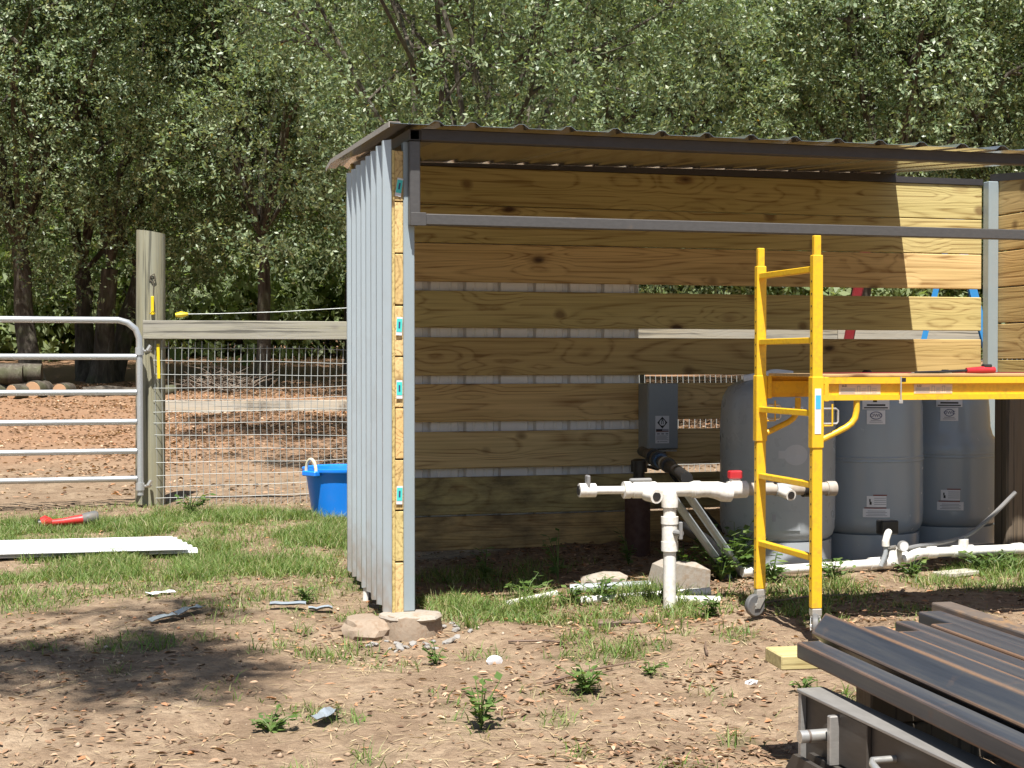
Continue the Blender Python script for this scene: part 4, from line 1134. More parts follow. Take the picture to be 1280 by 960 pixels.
stickers(t2, 4.40, 7.97, .327, -.345, .955 - .03, .325, -.33)
stickers(t3, 5.07, 8.20, .327, -.46, .955 - .03, .270, -.45)
# tank 1: disc sticker with a tab, small label, lower plate
def disc_label(t, x, y, r, a0, z0, rad, m, name):
    n = 24; vs = [(x + (r + .002) * math.sin(a0), y - (r + .002) * math.cos(a0), z0)]
    for i in range(n):
        q = 6.2832 * i / n; a = a0 + rad * math.cos(q) / r
        vs.append((x + (r + .002) * math.sin(a), y - (r + .002) * math.cos(a), z0 + rad * .85 * math.sin(q)))
    return MB().add(vs, [(0, 1 + i, 1 + (i + 1) % n) for i in range(n)]).build(name, m, t)
disc_label(t1, 3.73, 7.79, .327, -.13, .645, .068, M_cap, 'oval_sticker')
curved(t1, 3.73, 7.79, .327, -.36, .045, .625, .668, M_cap, 'sticker_tab', t1)
s = curved(t1, 3.73, 7.79, .327, -.10, .062, .882, .912, M_label, 'small_sticker', t1)
curved(t1, 3.73, 7.79, .327, -.10, .045, .892, .902, M_ink3, 'printed_line', s, .0025)
s = curved(t1, 3.73, 7.79, .327, -.30, .16, .225, .33, M_tank_l, 'rating_plate', t1)
curved(t1, 3.73, 7.79, .327, -.50, .02, .275, .315, M_ink2, 'figure_mark', s, .0025)
cable('tarp_bundle', 'crumpled pale plastic sheet lying on top of the pale tank', [(3.50, 7.75, 1.065), (3.60, 7.70, 1.085), (3.68, 7.72, 1.10), (3.78, 7.70, 1.09)], [.02] * 19, M_paper, 'sheet', n=7)

# old post
op = thing('old_post', 'short dark weathered square post standing before the right wall', 'post', (5.10, 7.53, 0))
MB().box(5.02, 5.18, 7.46, 7.60, -.15, .985, .012).build('timber', M_dkpost, op)
tag(MB().box(5.30, 5.42, 8.2, 8.3, -.03, .03, .006).build('wood_block', M_block), 'small pale wood block on the soil behind the dark post', 'block')
# ================================================================== SCAFFOLD
sc = thing('scaffold', 'yellow rolling scaffold with ladder ends and a deck at half height', 'scaffold', (3.8, 5.9, 0))
XA, XB = 2.885, 4.72
YN, YR = 5.655, 6.205
def leg(x, y, zt, pr, face):
    """channel leg with an adjusting insert on top"""
    p = MB().box(x - .023, x + .023, y - .016, y + .016, .125, zt, .003).build('leg', M_yellow, sc)
    MB().box(x - .016, x + .016, y - .012, y + .012, zt - .02, zt + .082, .003).build('leg_insert', M_yellow, p)
    mb = MB()
    for k in range(26):
        z = .2 + k * .052
        mb.lathe([(.0042, 0), (.0042, -.0008), (0, -.0009)], (x - .023, y, z), 8, 'x')
    kind(mb.build('adjusting_holes', M_ink, p), 'stuff')
    # caster
    c = MB().box(x - .022, x + .022, y - .018, y + .018, .094, .124, .003).build('caster_bracket', M_bright, sc)
    MB().tube((x, y, .085), (x, y, .15), .012, n=10).build('caster_stem', M_bright, c)
    return p
def caster(x, y, ang):
    M = Matrix.Translation((x, y, 0)) @ Matrix.Rotation(ang, 4, 'Z')
    cx = -.028
    f = MB()
    for s in (-1, 1): f.prism([(cx - .014, .038), (cx + .014, .038), (.022, .092), (-.022, .092)], 'y', s * .018, s * .021)
    f.box(-.024, .024, -.021, .021, .088, .0935)
    f.xf(M); fo = f.build('caster_fork', M_bright, sc)
    MB().lathe([(0, -.013), (.046, -.013), (.051, -.009), (.052, 0), (.051, .009), (.046, .013), (0, .013)], (cx, 0, .052), 22, 'y').xf(M).build('wheel', M_rubber, fo)
    MB().lathe([(0, -.022), (.011, -.022), (.011, .022), (0, .022)], (cx, 0, .052), 10, 'y').xf(M).build('axle', M_bright, fo)
for x in (XA, XB):
    leg(x, YN, 1.61, 0, 0); leg(x, YR, 1.597, 0, 0)
    caster(x, YN, 1.1); caster(x, YR, 0.25)
    for z in (1.552, 1.252, .945, .642, .335):
        MB().box(x - .016, x + .016, YN + .0165, YR - .0165, z - .013, z + .013, .003).build('rung', M_yellow, sc)
# deck rails (channels with a recessed web)
def rail(y, s):
    mb = MB(); x0, x1 = XA + .024, XB - .024
    mb.prism([(y, 1.0), (y + s * .003, 1.0), (y + s * .003, 1.0 + .018), (y + s * .022, 1.018), (y + s * .022, 1.074), (y + s * .003, 1.074), (y + s * .003, 1.094), (y + s * .035, 1.094), (y + s * .035, 1.0965), (y, 1.0965), (y, 1.070), (y + s * .018, 1.070), (y + s * .018, 1.022), (y, 1.022)], 'x', x0, x1)
    return mb.build('deck_rail', M_yellow, sc)
rn = rail(YN - .018, 1)
rr_ = rail(YR + .018, -1)
for x in (XA, XB):
    for y, s in ((YN, -1), (YR, 1)):
        MB().box(x - .0265, x + .0265, y - .0205, y + .0205, .80, 1.10, .003).build('slide_sleeve', M_yellow, sc)
        xx = x + (.029 if x == XA else -.029); e = .022 if x == XA else -.022
        MB().box(min(xx, xx + e), max(xx, xx + e), y - .0185, y + .0185, .995, 1.098, .003).build('rail_end_plate', M_yellow, sc)
MB().box(XA + .03, XB - .03, YN + .022, YR - .022, 1.0975, 1.110, .002).build('deck_board', wood('deck_plywood', 'x', (0.45, 0.33, 0.2), (0.3, 0.2, 0.11), (0.15, 0.08, 0.04)), sc)
# stickers on the near rail
def rsticker(x0, x1, z0, z1, head):
    s = MB().box(x0, x1, YN - .0018, YN - .0006, z0, z1).build('instruction_sticker', M_label_d, rn)
    y0, y1 = YN - .0026, YN - .002
    mb = MB()
    for k in range(4): mb.box(x0 + .008, x0 + .075, y0, y1, z0 + .004 + .006 * k, z0 + .0065 + .006 * k)
    for k in range(2):
        bx0 = x0 + .085 + .05 * k
        mb.box(bx0, bx0 + .002, y0, y1, z0 + .006, z1 - .008); mb.box(bx0 + .012, bx0 + .014, y0, y1, z0 + .006, z1 - .008); mb.box(bx0, bx0 + .014, y0, y1, z1 - .010, z1 - .008)
        for j in range(3): mb.box(bx0 + .02, bx0 + .042, y0, y1, z0 + .006 + .008 * j, z0 + .008 + .008 * j)
    kind(mb.build('printed_lines', M_ink2, s), 'stuff')
    text_mb(head, .013, Matrix.Translation((x0 + .025, YN - .003, z1 - .008)) @ Matrix.Rotation(R(90), 4, 'X'), M_ink, 'lettering', s)
rsticker(2.990, 3.185, 1.024, 1.068, 'A-D')
rsticker(3.345, 3.530, 1.026, 1.067, 'L-D')
mb = MB().box(3.268, 3.274, YN - .024, YN - .0185, .985, 1.098, .001).box(3.262, 3.280, YN - .0235, YN - .019, .985, 1.0, .001)
mb.build('joint_strap', M_bright, sc)
MB().box(3.276, 3.296, YN - .0195, YN - .0182, 1.078, 1.094).build('joint_slot', M_ink, rn)
# sticker on the near leg
st = MB().box(XA - .017, XA + .012, YN - .0222, YN - .0207, .86, 1.05, .0).build('leg_sticker', M_label, sc)
MB().box(XA - .013, XA + .010, YN - .0232, YN - .0225, .965, 1.022, .0).build('sticker_panel', M_cyan, st)
# curved braces below the rails
for y, nm in ((YN, 1), (YR, 2)):
    for x, s in ((XA, 1), (XB, -1)):
        pts = [(x + s * .028, y, .835), (x + s * .14, y, .885), (x + s * .165, y, .902), (x + s * .182, y, .925), (x + s * .188, y, .955), (x + s * .189, y, .998)]
        MB().path(pts, .0135, 12).build('brace', M_yellow, sc)
    # snap pin loop
    x = XA
    pin = MB().path([(x + .028, y - .012, .965), (x + .085, y - .012, .965), (x + .095, y - .012, .958), (x + .095, y - .012, .91), (x + .088, y - .012, .902), (x + .028, y - .012, .902)], .0048, 8).build('lock_pin', M_bright, sc)
    MB().path([(x + .066, y - .018, .985), (x + .066, y - .018, .893), (x + .028, y - .018, .893)], .004, 8).build('lock_pin', M_yellow, sc)
tl = thing('hand_tool', 'red and black hand tool lying on the scaffold deck', 'tool', (3.78, 5.75, 1.11))
MB().path([(3.66, 5.75, 1.124), (3.74, 5.75, 1.126), (3.80, 5.75, 1.126)], [.012, .016, .014], 12).build('grip', M_red, tl)
MB().box(3.745, 3.785, 5.74, 5.77, 1.135, 1.152, .004).build('latch', M_black, tl)
MB().path([(3.40, 5.74, 1.117), (3.52, 5.745, 1.118), (3.67, 5.75, 1.124)], [.004, .006, .006], 8).build('shaft', M_ink, tl)
tag(MB().box(3.44, 3.62, 5.80, 5.87, 1.111, 1.116, .001).build('steel_strip', M_bright), 'thin bright steel strip lying on the scaffold deck', 'metal strip')
tag(MB().path([(2.98, 5.80, 1.113), (3.3, 5.83, 1.114), (3.6, 5.85, 1.114), (4.1, 5.80, 1.113)], .0024, 6).build('cord', M_ladred), 'thin red cord laid along the scaffold deck', 'cord')

# ================================================================== FENCE AND GATE
fp = thing('fence_post', 'tall grey weathered fence post beside the pipe gate', 'fence post', (.355, 12.3, 0))
mb = MB(); n = 14; vs = []
gg = random.Random(2); rad = [1 + gg.uniform(-.04, .04) for _ in range(n)]
lv = [(-.3, 1.0), (.3, 1.0), (.9, .99), (1.5, .985), (2.17, .97)]
for (z, s) in lv:
    for k in range(n):
        a = 6.2832 * k / n + .2; x = .118 * rad[k] * s * math.cos(a); y = .118 * rad[k] * s * math.sin(a)
        vs.append((.355 + x + .006 * z, 12.3 + y, z + (0 if z < 2 else -.14 * x + .03)))
mb.add(vs, [(i * n + k, i * n + (k + 1) % n, (i + 1) * n + (k + 1) % n, (i + 1) * n + k) for i in range(len(lv) - 1) for k in range(n)], True)
mb.add(vs[-n:], [tuple(range(n))])
mb.build('timber', M_fpost, fp, angle=40)
mb = MB().path([(.36, 12.178, 1.84), (.39, 12.178, 1.86), (.40, 12.178, 1.82), (.38, 12.178, 1.79), (.355, 12.179, 1.81), (.36, 12.178, 1.84), (.375, 12.178, 1.825)], .006, 6)
mb.path([(.385, 12.18, 1.79), (.382, 12.18, 1.70), (.39, 12.18, 1.62)], .004, 6)
mb.build('knot', M_ink3 if False else paint('knot_wood', (0.10, 0.085, 0.06), 0.8, 0, 0.2), fp)
def insulator(label, x, y, z, h):
    t = thing('insulator', label, 'insulator', (x, y, z))
    MB().box(x - .012, x + .012, y - .02, y + .003, z - h / 2, z + h / 2, .004).build('body', M_ylw_ins, t)
    MB().path([(x - .018, y - .02, z - h / 2 + .01), (x, y - .05, z - h / 2 + .03), (x + .018, y - .02, z - h / 2 + .01)], .006, 6).build('hook', M_ylw_ins, t)
insulator('yellow wire insulator nailed to the tall post above the grey rail', .375, 12.175, 1.605, .15)
t = thing('insulator', 'yellow clip holding the slack electric wire on the grey rail', 'insulator', (.60, 12.20, 1.53))
MB().path([(.555, 12.2, 1.53), (.60, 12.2, 1.535), (.655, 12.2, 1.54)], [.016, .026, .010], 8).build('body', M_ylw_ins, t)
tag(MB().box(.408, .432, 12.162, 12.170, 1.02, 1.30, .003, rot=Matrix.Rotation(-.02, 3, 'Y')).build('yellow_strip', M_ylw_ins), 'yellow plastic strip hanging on the tall post below the rail', 'strip')
tag(MB().path([(.655, 12.2, 1.54), (.9, 12.2, 1.545), (1.4, 12.2, 1.565), (2.0, 12.2, 1.605), (3.4, 12.22, 1.64), (7.5, 12.2, 1.62)], .0032, 5).build('electric_wire', M_wire), 'slack pale electric wire strung above the grey fence rail', 'wire')
fe = thing('wire_fence', 'wire mesh fence with a grey top rail running behind the shed', 'fence', (3.5, 12.2, 0))
for (a, b) in ((.30, 3.05), (3.054, 6.4), (6.404, 10.0)):
    MB().box(a, b, 12.13, 12.168, 1.338, 1.487, .004).build('top_rail', M_fence, fe)
for x in (3.05, 6.4, 9.6):
    MB().tube((x, 12.29, -.3), (x, 12.29, 1.5), .075, .07, 12).build('fence_post', M_fpost, fe)
mb = MB(); gg = random.Random(6)
def bulge(x, z): return 12.185 + .012 * math.sin(x * 2.1 + z * 3) + .006 * math.sin(x * 7)
zz = [1.255 - .1 * k for k in range(13)]
xs_ = np.arange(.40, 10.0, .052)
for i, x in enumerate(xs_):
    top = 1.30 + .02 * math.sin(x * 3) + (gg.uniform(-.01, .01))
    pts = [(x + .008 * math.sin(z * 4 + x), bulge(x, z), z) for z in (top, 1.0, .7, .4, .1, -.02)]
    mb.path(pts, .0027, 4, False)
for k, z in enumerate(zz):
    pts = [(x, bulge(x, z) - .003, z + .012 * math.sin(x * 1.7 + k) + .005 * math.sin(x * 5 + k)) for x in np.arange(.38, 10.01, .2)]
    mb.path(pts, .0021, 4, False)
kind(mb.build('wire_mesh', M_wire, fe, fix=False), 'stuff')

gt = thing('pipe_gate', 'galvanised pipe gate with six rails hung beside the tall post', 'gate', (-1.5, 12.18, 0))
yg = 12.06; zr = [1.484, 1.195, .915, .682, .450, .232]
xe = .272
MB().path([(-3.3, yg, zr[0]), (xe - .16, yg, zr[0]), (xe - .09, yg, zr[0] - .02), (xe - .03, yg, zr[0] - .07), (xe - .004, yg, zr[0] - .14), (xe, yg, zr[0] - .22), (xe + .002, yg, .10)], .0255, 14).build('outer_tube', M_gate, gt)
for z in zr[1:]:
    MB().tube((-3.3, yg, z + .004), (xe - .024, yg, z), .0235, n=12).build('rail', M_gate, gt)
MB().tube((-3.3, yg, .1), (-3.3, yg, zr[0] - .03), .0255, n=12).build('end_tube', M_gate, gt)
MB().tube((-1.75, yg + .045, .16), (-1.75, yg + .045, zr[0] - .01), .02, n=10).build('stay', M_gate, gt)
for z in (1.24, .17):
    h = MB().tube((xe, yg, z - .03), (xe, yg, z + .03), .034, n=12).build('hinge_collar', M_gate, gt)
    MB().path([(xe + .03, yg, z), (xe + .075, yg + .01, z), (xe + .085, yg + .10, z)], .012, 8).build('hinge_pin', M_bright, h)
    MB().tube((xe + .06, yg, z + .005), (xe + .085, yg, z + .045), .016, n=10).build('nut', M_bright, h)

# long board and logs far behind the fence
def far_log(label, p0, p1, r, group=None, m=None):
    d = Vector(p1) - Vector(p0); mb = MB()
    pts = [Vector(p0).lerp(Vector(p1), i / 4) + Vector((0, 0, .02 * math.sin(i * 2.1))) for i in range(5)]
    mb.path(pts, [r, r * 1.04, r * .97, r, r * .95], 12)
    o = mb.build('log', M_bark)
    if group is not None:
        c = MB().tube(Vector(p0) - d.normalized() * .012, Vector(p0) - d.normalized() * .001, r * .9, n=12).build('cut_end', M_cutwood, o, origin=tuple(p0)) if False else None
    return tag(o, label, 'log', group)
M_cutwood = paint('cut_wood', (0.45, 0.27, 0.15), 0.8, 0, 0.2, dirt_amt=0.3)
tag(MB().box(.85, 11.5, 22.6, 22.65, gz1(3, 22.6) - .05, gz1(3, 22.6) + .17, .006).build('long_board', M_old_board), 'long pale weathered board set on edge in the fallen leaves', 'board')
zl = gz1(-.3, 26.0)
far_log('long grey log lying on the leaves behind the gate', (-.35, 26.2, zl + .07), (1.2, 26.4, zl + .09), .10)
gg = random.Random(12)
LG = 'cut logs piled under the oaks'
spots = [(-2.15, 26.0, .13, .0), (-1.83, 25.9, .14, .0), (-1.47, 25.7, .13, .0), (-1.15, 25.8, .16, .0), (-.72, 25.9, .13, .0), (-2.05, 26.1, .17, .26), (-1.75, 26.2, .16, .27), (-2.5, 26.0, .17, .02), (-2.6, 26.2, .15, .33)]
names = ['dark bark log low in the pile behind the second pipe rail', 'pale cut end log beside the dark log low in the pile', 'light barked log in the middle of the pile',
         'log showing a round reddish cut end towards the yard', 'grey log lying alone beside the pile', 'long pale log on top of the pile', 'thick log on top of the pile by its edge', 'bulky log at the far end of the pile', 'topmost log at the far end of the pile']
for (x, y, r, up), nm in zip(spots, names):
    z = gz1(x, y) + r * .8 + up; a = gg.uniform(.3, 1.0) if up == 0 else gg.uniform(-.2, .1)
    L = .5 if up == 0 else .75
    d = Vector((math.sin(a) if up == 0 else math.cos(a), math.cos(a) if up == 0 else math.sin(a), 0))
    p0 = Vector((x, y, z)); p1 = p0 + d * L
    o = MB().path([p0, p0.lerp(p1, .5), p1], [r, r * 1.03, r * .98], 12).build('log', M_bark)
    e = MB().lathe([(0, -.006), (r * .88, -.006), (r * .9, .004), (0, .004)], (0, 0, 0), 14, 'y')
    q = Vector((0, 1, 0)).rotation_difference(d).to_matrix().to_4x4()
    e.xf(Matrix.Translation(p0 - d * .008) @ q); e.build('cut_end', M_cutwood, o)
    tag(o, nm, 'log', LG)
bp = thing('brush_pile', 'heap of grey bare branches behind the wire mesh', 'brush pile', (2.35, 27.0, gz1(2.35, 27)))
mb = MB(); z0 = gz1(2.35, 27)
for k in range(170):
    a = gg.uniform(0, 6.28); r0 = abs(gg.gauss(0, .36)); x = 2.1 + r0 * math.cos(a) * 1.2; y = 27 + r0 * math.sin(a) * .8
    h = max(.03, .36 - .4 * r0) * gg.random()
    b = gg.uniform(0, 6.28); L = gg.uniform(.2, .6); t = gg.uniform(-.1, .55)
    p = Vector((x, y, z0 + h)); e = p + Vector((math.cos(b) * L, math.sin(b) * L * .6, t * L)); m_ = p.lerp(e, .5) + Vector((gg.uniform(-.08, .08), 0, gg.uniform(-.04, .1)))
    mb.path([p, m_, e], [.012, .008, .003], 4, False)
kind(mb.build('branches', paint('grey_branch', (0.20, 0.16, 0.125), 0.85, 0, 0.25), bp, fix=False), 'stuff')

# ================================================================== TUB
TUBZ = .89
tb = thing('tub', 'blue plastic muck tub with a cream rope handle standing in the grass', 'tub', (1.66, 11.1, 0))
X0, Y0 = 1.665, 11.15; zb = gz1(X0, Y0)
MB().lathe([(0, .012), (.205, .012), (.212, .0), (.262, .375), (.268, .378), (.288, .380), (.292, .392), (.290, .410), (.276, .414), (.262, .405), (.255, .38), (.21, .03), (0, .028)], (X0, Y0, zb), 48).build('body', M_bluetub, tb)
for ang, nm in ((3.72, 1), (3.72 - 3.1416, 2)):
    ca, sa = math.cos(ang), math.sin(ang); tx, ty = -sa, ca
    c = Vector((X0 + ca * .292, Y0 + sa * .292, zb + .372))
    lug = MB().box(-.075, .075, -.03, .03, -.022, .022, .008).xf(Matrix.Translation(c) @ Matrix.Rotation(math.atan2(ty, tx), 4, 'Z')).build('lug', M_bluetub, tb)
    pts = [c + Vector((tx * .055 * math.cos(q), ty * .055 * math.cos(q), .015 + .105 * math.sin(q))) for q in np.linspace(0, 3.1416, 13)]
    MB().path(pts, .0125, 10).build('rope_handle', M_rope, tb)
tb.scale = (1, 1, TUBZ); tb.location = (1.72, 11.1, zb * (1 - TUBZ))

# ================================================================== SHEETS ON THE GRASS, TOOL
GS = 'white metal strips stacked on the grass'
lab = ['lowest white ribbed metal strip of the stack lying on the grass', 'white ribbed metal strip second from the bottom of the grass stack', 'white ribbed metal strip just below the top one of the stack', 'topmost white ribbed metal strip of the stack on the grass']
for k in range(4):
    y0 = 9.33 - .02 * k + .05 * (k % 2); y1 = y0 + .56 - .03 * k; z = -.02 + .014 * k
    ribs = [y0 + .06 + .145 * j for j in range(4) if y0 + .06 + .145 * j < y1 - .03]
    sec = corr([y0, y1], ribs, .075, .03, .022); vs = []; xa, xb = -3.4, .56 - .03 * k
    for (y, h) in sec:
        xe_ = xb - (y - y0) * .16
        vs += [(xa, y + .22, z + h), (xe_, y, z + h), (xa, y + .22, z + h - .004), (xe_, y, z + h - .004)]
    n = len(sec); fs = []
    for i in range(n - 1):
        a, b = 4 * i, 4 * i + 4
        fs += [(a, a + 1, b + 1, b), (a + 2, b + 2, b + 3, a + 3), (a + 1, a + 3, b + 3, b + 1), (a, b, b + 2, a + 2)]
    fs += [(0, 2, 3, 1), (4 * n - 4, 4 * n - 3, 4 * n - 1, 4 * n - 2)]
    # a folded lip along the near edge
    o = MB().add(vs, fs)
    tag(o.build('metal_strip', M_white), lab[k], 'metal strip', GS)
tt = thing('power_tool', 'orange red power tool with a round black end lying in the grass', 'power tool', (.1, 10.7, 0))
zt = gz1(0, 10.7) + .06
MB().path([(-.26, 10.66, zt), (-.20, 10.67, zt + .005)], [.042, .046], 14).build('head', M_black, tt)
MB().path([(-.225, 10.67, zt + .01), (-.20, 10.67, zt + .02), (-.15, 10.68, zt + .01)], [.05, .058, .04], 14).build('gear_case', M_toolred, tt)
MB().path([(-.16, 10.68, zt + .005), (-.05, 10.70, zt + .01), (.06, 10.72, zt + .02), (.13, 10.73, zt + .025)], [.032, .034, .042, .046], 14).build('body', M_toolred, tt)
MB().path([(.125, 10.73, zt + .025), (.17, 10.74, zt + .03), (.24, 10.755, zt + .04), (.26, 10.76, zt + .04)], [.05, .058, .062, .05], 16).build('motor_end', M_rubber, tt)
MB().box(.03, .07, 10.69, 10.72, zt - .05, zt - .01, .006).build('switch', M_black, tt)
tt.location = (-.17, 10.72, -.005); tt.scale = (.76, .76, .76)

# ================================================================== LADDERS BEHIND THE SHED
def stepladder(label, x, y, w, h, splay, rz, m):
    z0 = gz1(x, y)
    t = thing('stepladder', label, 'stepladder', (x, y, z0))
    Mx = Matrix.Translation((x, y, z0)) @ Matrix.Rotation(rz, 4, 'Z')
    for s in (-1, 1):
        a = Vector((s * w / 2, -splay / 2, 0)); b = Vector((s * w / 3.0, 0, h))
        for (p, q, nm, r) in ((a, b, 'front_rail', .03), (Vector((s * w / 2, splay / 2, 0)), Vector((s * w / 3.2, .03, h)), 'rear_rail', .022)):
            mb = MB(); d = (q - p)
            vs = []
            for e in (p, q):
                vs += [e + Vector((-.012, -r, 0)), e + Vector((.012, -r, 0)), e + Vector((.012, r, 0)), e + Vector((-.012, r, 0))]
            mb.add(vs, [(0, 3, 2, 1), (4, 5, 6, 7), (0, 1, 5, 4), (1, 2, 6, 5), (2, 3, 7, 6), (3, 0, 4, 7)]).xf(Mx).build(nm, m, t)
    for k in range(1, 6):
        f = k / 6.3; yy = -splay / 2 * (1 - f); ww = w / 2 * (1 - f) + w / 3 * f - .013
        MB().box(-ww, ww, yy - .035, yy + .035, h * f - .012, h * f + .012).xf(Mx).build('step', M_gate, t)
    MB().box(-w / 2.6, w / 2.6, -.06, .09, h, h + .05, .008).xf(Mx).build('top_cap', m, t)
la = thing('ladder', 'dark red ladder leaning behind the planks, glimpsed through the gaps', 'ladder', (5.35, 10.4, gz1(5.35, 10.4)))
ua = Vector((math.cos(1.06), math.sin(1.06), 0)); za = gz1(5.35, 10.4)
for s in (-.2, .2):
    a = Vector((5.37, 10.5, za)) + ua * s; b = a + Vector((.40, -.1, 2.25)); vs = []
    for e in (a, b): vs += [e + Vector((-.034, -.012, 0)), e + Vector((.034, -.012, 0)), e + Vector((.034, .012, 0)), e + Vector((-.034, .012, 0))]
    MB().add(vs, [(0, 3, 2, 1), (4, 5, 6, 7), (0, 1, 5, 4), (1, 2, 6, 5), (2, 3, 7, 6), (3, 0, 4, 7)]).build('rail', M_ladred, la)
for k in range(1, 8):
    c = Vector((5.37, 10.5, za)) + Vector((.40, -.1, 2.25)) * (k / 8)
    MB().tube(c - ua * .19, c + ua * .19, .015, n=8).build('rung', M_gate, la)
stepladder('blue stepladder glimpsed through the gaps near the sunlit boards', 6.52, 10.4, .46, 2.25, 1.1, 1.03, M_ladblue)

# ================================================================== STEEL STACK AND MACHINE FRAME
def recttube(x, y, z, w, h, L, roll, label, m=None, slant=.061, parent=None):
    """hollow box tube with rounded corners and its far end at (x, y, z); it runs toward the camera"""
    cs_ = []; rc = .006
    def corner(cx, cy, a0):
        return [(cx + rc * math.cos(a0 + q), cy + rc * math.sin(a0 + q), 1.0) for q in (0, .785, 1.571)]
    hw, hh = w / 2, h / 2
    C = [(hw - rc, hh - rc, 0), (-hw + rc, hh - rc, 1.571), (-hw + rc, -hh + rc, 3.1416), (hw - rc, -hh + rc, 4.712)]
    for i, (a, b, q) in enumerate(C):
        cs_ += corner(a, b, q)
        n_ = corner(*C[(i + 1) % 4])[0]; l_ = cs_[-1]
        for f, e in ((.12, .55), (.5, 0.0), (.88, .55)):
            cs_.append((l_[0] + (n_[0] - l_[0]) * f, l_[1] + (n_[1] - l_[1]) * f, e))
    n = len(cs_); ys = [0, -.02, -.4, -L * .5, -L]
    vs = []; ed = []
    for y_ in ys:
        for (a, b, e) in cs_: vs.append((a, y_, b)); ed.append(1.0 if y_ == 0 else (max(e, .55) if y_ == -.02 else e))
    fs = [(i * n + k, (i + 1) * n + k, (i + 1) * n + (k + 1) % n, i * n + (k + 1) % n) for i in range(len(ys) - 1) for k in range(n)]
    # inner walls
    o = len(vs); s_ = .9 if min(w, h) > .05 else .86
    for y_ in (0, -.35):
        for (a, b, e) in cs_: vs.append((a * (1 - .008 / w), y_, b * (1 - .008 / h))); ed.append(.8)
    fs += [(k, (k + 1) % n, o + (k + 1) % n, o + k) for k in range(n)] + [(o + k, o + (k + 1) % n, o + n + (k + 1) % n, o + n + k) for k in range(n)]
    o2 = len(vs)
    for y_ in (-L, -L + .35):
        for (a, b, e) in cs_: vs.append((a * (1 - .008 / w), y_, b * (1 - .008 / h))); ed.append(.8)
    e0 = (len(ys) - 1) * n
    fs += [(e0 + k, e0 + (k + 1) % n, o2 + (k + 1) % n, o2 + k) for k in range(n)] + [(o2 + k, o2 + (k + 1) % n, o2 + n + (k + 1) % n, o2 + n + k) for k in range(n)]
    mb = MB().add(vs, fs)
    ob = mb.build('steel_tube', m or M_stack, parent, (0, 0, 0))
    at = ob.data.attributes.new('edge', 'FLOAT', 'POINT'); at.data.foreach_set('value', np.array(ed, np.float32))
    ob.location = (x, y, z); ob.rotation_euler = (0, R(roll), -slant)
    return tag(ob, label, 'steel tube', 'steel tubes stacked on the wood blocks')
TUBES = [
    (2.045, 4.05, .297, .076, .050, 5.2, 0, 'steel tube with rusty corners lying at the outer side of the stack'),
    (2.150, 4.13, .336, .080, .080, 5.2, 38, 'blue black steel tube tilted on its corner above the outermost tube'),
    (2.252, 4.16, .302, .086, .060, 5.2, 0, 'worn grey steel tube lying behind the tilted one'),
    (2.3405, 4.20, .300, .086, .055, 5.2, 0, 'dark square ended steel tube reaching furthest of the middle ones'),
    (2.4275, 4.12, .297, .084, .050, 5.2, 0, 'streaky steel tube low in the middle of the stack'),
    (2.510, 4.22, .262, .076, .050, 5.2, 0, 'low steel tube with a rusty face left of the thick black one'),
    (2.5855, 4.42, .266, .070, .060, 5.2, 0, 'short reaching black steel tube end beside the thick black one'),
    (2.668, 4.32, .268, .090, .064, 5.2, 0, 'thick black steel tube on the far half of the stack'),
    (2.7595, 4.55, .268, .088, .062, 5.2, 0, 'steel tube with a rusty top edge at the far side of the stack'),
    (2.8485, 4.62, .276, .080, .080, 5.2, 0, 'orange rusted steel tube at the very back of the stack'),
]
for i, (x, y, z, w, h, L, roll, label) in enumerate(TUBES):
    recttube(x, y, z, w, h, L, roll, label, M_rusttube if i == 9 else None)
tag(MB().box(1.985, 2.45, 4.06, 4.21, .226, .271, .004, rot=Matrix.Rotation(-.10, 3, 'Z'), piv=(2.4, 4.13, .25)).build('wood_block', M_block), 'pale new lumber block sticking out under the stack of steel tubes', 'lumber')
tag(MB().box(2.26, 2.44, 4.06, 4.16, .05, .2245, .006).build('wood_block', M_dkpost), 'lumber block darkened as shade below the pale one under the steel tubes', 'lumber')  # dark wood colour paints in the black shade under the tubes
tag(MB().box(2.46, 3.0, 4.10, 4.24, .0, .2355, .006).build('wood_block', M_dkpost), 'lumber block darkened as shade under the far half of the steel tubes', 'lumber')  # block coloured dark to stand for shade below the tubes
tag(MB().box(1.85, 2.95, 1.2, 1.35, .0, .235, .006).build('wood_block', M_planks), 'lumber block under the near ends of the steel tubes', 'lumber')
tag(MB().box(2.30, 2.85, 4.06, 4.16, gz1(2.4, 4.1) - .03, .048, .006).build('wood_block', M_dkpost), 'lumber block darkened as shade on the soil at the bottom under the tubes', 'lumber')  # dark colour deepens the shadow at the foot of the stack
fr = thing('machine_frame', 'dark steel machine frame with a pin and a bent handle beside the tube stack', 'machine frame', (1.92, 3.2, 0))
FX = 1.838
MB().box(FX, FX + .088, 2.2, 3.90, .236, .246, .002).build('top_plate', M_frametop, fr)
MB().box(FX + .020, FX + .030, 2.2, 3.885, -.02, .2355, .002).build('side_plate', M_frame, fr)
MB().box(FX + .002, FX + .0195, 3.875, 3.893, .04, .2355, .001).build('end_flange', M_frametop, fr)
lug = MB().box(FX - .020, FX + .0195, 3.655, 3.675, .085, .222, .003).build('lug_plate', M_frametop, fr)
MB().box(FX + .006, FX + .0195, 3.50, 3.654, .09, .234, .002).build('stiffener', M_frame, fr)
pn = MB().tube((FX - .085, 3.71, .157), (FX + .019, 3.71, .157), .018, n=16).build('pin', M_bright, fr)
MB().tube((FX - .001, 3.71, .157), (FX + .010, 3.71, .157), .030, n=18).build('washer', M_frame, pn)
